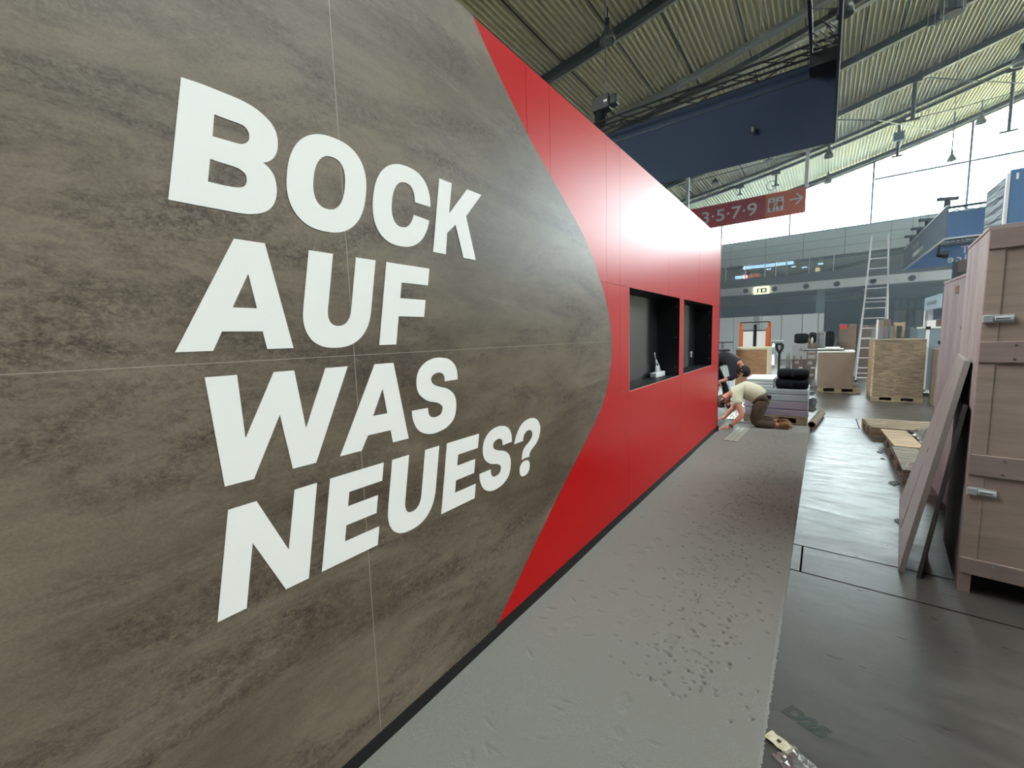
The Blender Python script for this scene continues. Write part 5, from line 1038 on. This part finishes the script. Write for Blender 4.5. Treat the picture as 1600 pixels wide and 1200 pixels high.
    for an, to, kn in ((anN, toN, knN), (anF, toF, knF)):
        skin('boot', [up(kn, an, 0.82) + (0.05,), an + (0.062,), tuple(Vector(an) + Vector((0.06, 0, 0.035))) + (0.055,), tuple(Vector(to) + Vector((0.02, 0, 0.045))) + (0.05,), tuple(Vector(to) + Vector((0.0, 0, 0.03))) + (0.04,)], [(0, 1), (1, 2), (2, 3), (3, 4)], 'boot_tan', man)
    kp = Vector(knN); MB().lathe([(0.0, 0.012), (0.06, 0.01), (0.066, 0.0), (0, 0)], tuple(kp + Vector((0.02, 0.0, -0.07))), 12).build('knee_pad', 'trouser_patch', man)
    wv = Vector(elN).lerp(Vector(wrN), 0.93); dv = (Vector(wrN) - Vector(elN)).normalized(); MB().cyl(wv - dv * 0.012, wv + dv * 0.012, 0.038, n=14).build('wrist_watch', 'black_plastic', man)
    pb = Vector(pel) + Vector((0.10, -0.08, 0.05)); bx('belt_pouch', 'black_plastic', man, pb.x - 0.03, pb.y - 0.05, pb.z - 0.03, pb.x + 0.035, pb.y + 0.03, pb.z + 0.03, 0.01)
    head_parts(man, tuple(Vector(hd) + Vector((-0.02, -0.005, -0.035))), (0.74, -0.32, -0.58), (-0.6, -0.12, -0.8), 'hair')
kneeling()
def bending():
    X, Y = -1.62, 9.1
    man = thing('person', 'person in black clothes bending over behind the end of the booth wall', 'person', (X, Y, 0.0)); o = Vector((X, Y, 0)); v = lambda x, y, z: tuple(Vector((x, y, z)) - o)
    up = lambda a, b, t: tuple(Vector(a).lerp(Vector(b), t))
    pel, wa, ch, ub, nk, hd = v(-1.78, 9.1, 0.92), v(-1.68, 9.1, 1.04), v(-1.53, 9.1, 1.09), v(-1.38, 9.08, 1.03), v(-1.29, 9.05, 0.94), v(-1.225, 9.02, 0.85)
    shN, elN, wrN = v(-1.38, 8.88, 0.97), v(-1.36, 8.80, 0.70), v(-1.60, 8.86, 0.62); shF, elF, wrF = v(-1.38, 9.28, 0.97), v(-1.36, 9.34, 0.70), v(-1.60, 9.24, 0.62)
    hpN, knN, anN = v(-1.78, 8.99, 0.88), v(-1.66, 8.95, 0.47), v(-1.76, 8.96, 0.09); hpF, knF, anF = v(-1.78, 9.21, 0.88), v(-1.58, 9.26, 0.47), v(-1.50, 9.26, 0.09)
    def limbs(pts, edges, rr):
        def chain(s, seq):
            j = s
            for p, r in seq: pts.append(p + (r,)); edges.append((j, len(pts) - 1)); j = len(pts) - 1
            return j
        return chain
    pts = [pel + (0.13,), wa + (0.12,), ch + (0.13,), ub + (0.12,), nk + (0.055,), hd + ((0.082, 0.098),), (*(Vector(hd) + Vector((0.0, -0.01, -0.08))), (0.066, 0.075))]; edges = [(0, 1), (1, 2), (2, 3), (3, 4), (4, 5), (5, 6)]; ch_ = limbs(pts, edges, 0)
    j = ch_(3, [(shN, 0.06), (up(shN, elN, .5), 0.05), (elN, 0.043), (up(elN, wrN, .5), 0.038), (wrN, 0.028)]); hand_chain(pts, edges, j, wrN, (-0.4, 0.1, -1), (0.8, -0.3, -0.3))
    j = ch_(3, [(shF, 0.06), (up(shF, elF, .5), 0.05), (elF, 0.043), (up(elF, wrF, .5), 0.038), (wrF, 0.028)]); hand_chain(pts, edges, j, wrF, (-0.4, -0.1, -1), (0.8, 0.3, -0.3))
    for hp, kn, an in ((hpN, knN, anN), (hpF, knF, anF)): ch_(0, [(hp, 0.09), (up(hp, kn, .5), 0.075), (kn, 0.055), (up(kn, an, .4), 0.052), (an, 0.04), (tuple(Vector(an) + Vector((0.12, -0.02, -0.055))), 0.03)])
    skin('body', pts, edges, 'skin', man)
    S_ = [pel + (0.145,), wa + (0.15,), ch + (0.155,), ub + (0.15,), (*(Vector(ub).lerp(Vector(nk), .6)), 0.09)]; E_2 = [(0, 1), (1, 2), (2, 3), (3, 4)]; c2_ = limbs(S_, E_2, 0)
    for sh, el, wr_2 in ((shN, elN, wrN), (shF, elF, wrF)): c2_(3, [(sh, 0.088), (up(sh, el, .5), 0.074), (el, 0.066), (up(el, wr_2, .4), 0.06)])
    skin('jacket', S_, E_2, 'black_cloth', man)
    T_ = [pel + (0.14,), up(pel, wa, 0.6) + (0.138,)]; E3 = [(0, 1)]; c3 = limbs(T_, E3, 0)
    for hp, kn, an in ((hpN, knN, anN), (hpF, knF, anF)): c3(0, [(hp, 0.112), (up(hp, kn, .5), 0.095), (kn, 0.08), (up(kn, an, .5), 0.075), (up(kn, an, .9), 0.07)])
    skin('trousers', T_, E3, 'black_cloth', man)
    for an in (anN, anF): skin('boot', [tuple(Vector(an) + Vector((0, 0, 0.06))) + (0.058,), tuple(Vector(an) + Vector((0, 0, -0.03))) + (0.055,), tuple(Vector(an) + Vector((0.13, -0.02, -0.045))) + (0.042,)], [(0, 1), (1, 2)], 'black_plastic', man)
    head_parts(man, tuple(Vector(hd) + Vector((0.0, -0.004, -0.03))), (-0.55, -0.15, -0.8), (0.75, 0, -0.5), 'hair', cap=True)
    cl = Vector(wrN) + Vector((0.0, 0.0, -0.12)); MB().prism([cl + Vector(p) for p in ((-0.03, 0, 0.03), (0.03, 0.02, 0.03), (0.05, 0.01, -0.14), (-0.04, 0, -0.17))], (0.01, 0.015, 0)).build('white_cloth', 'paper_white', man)
bending()
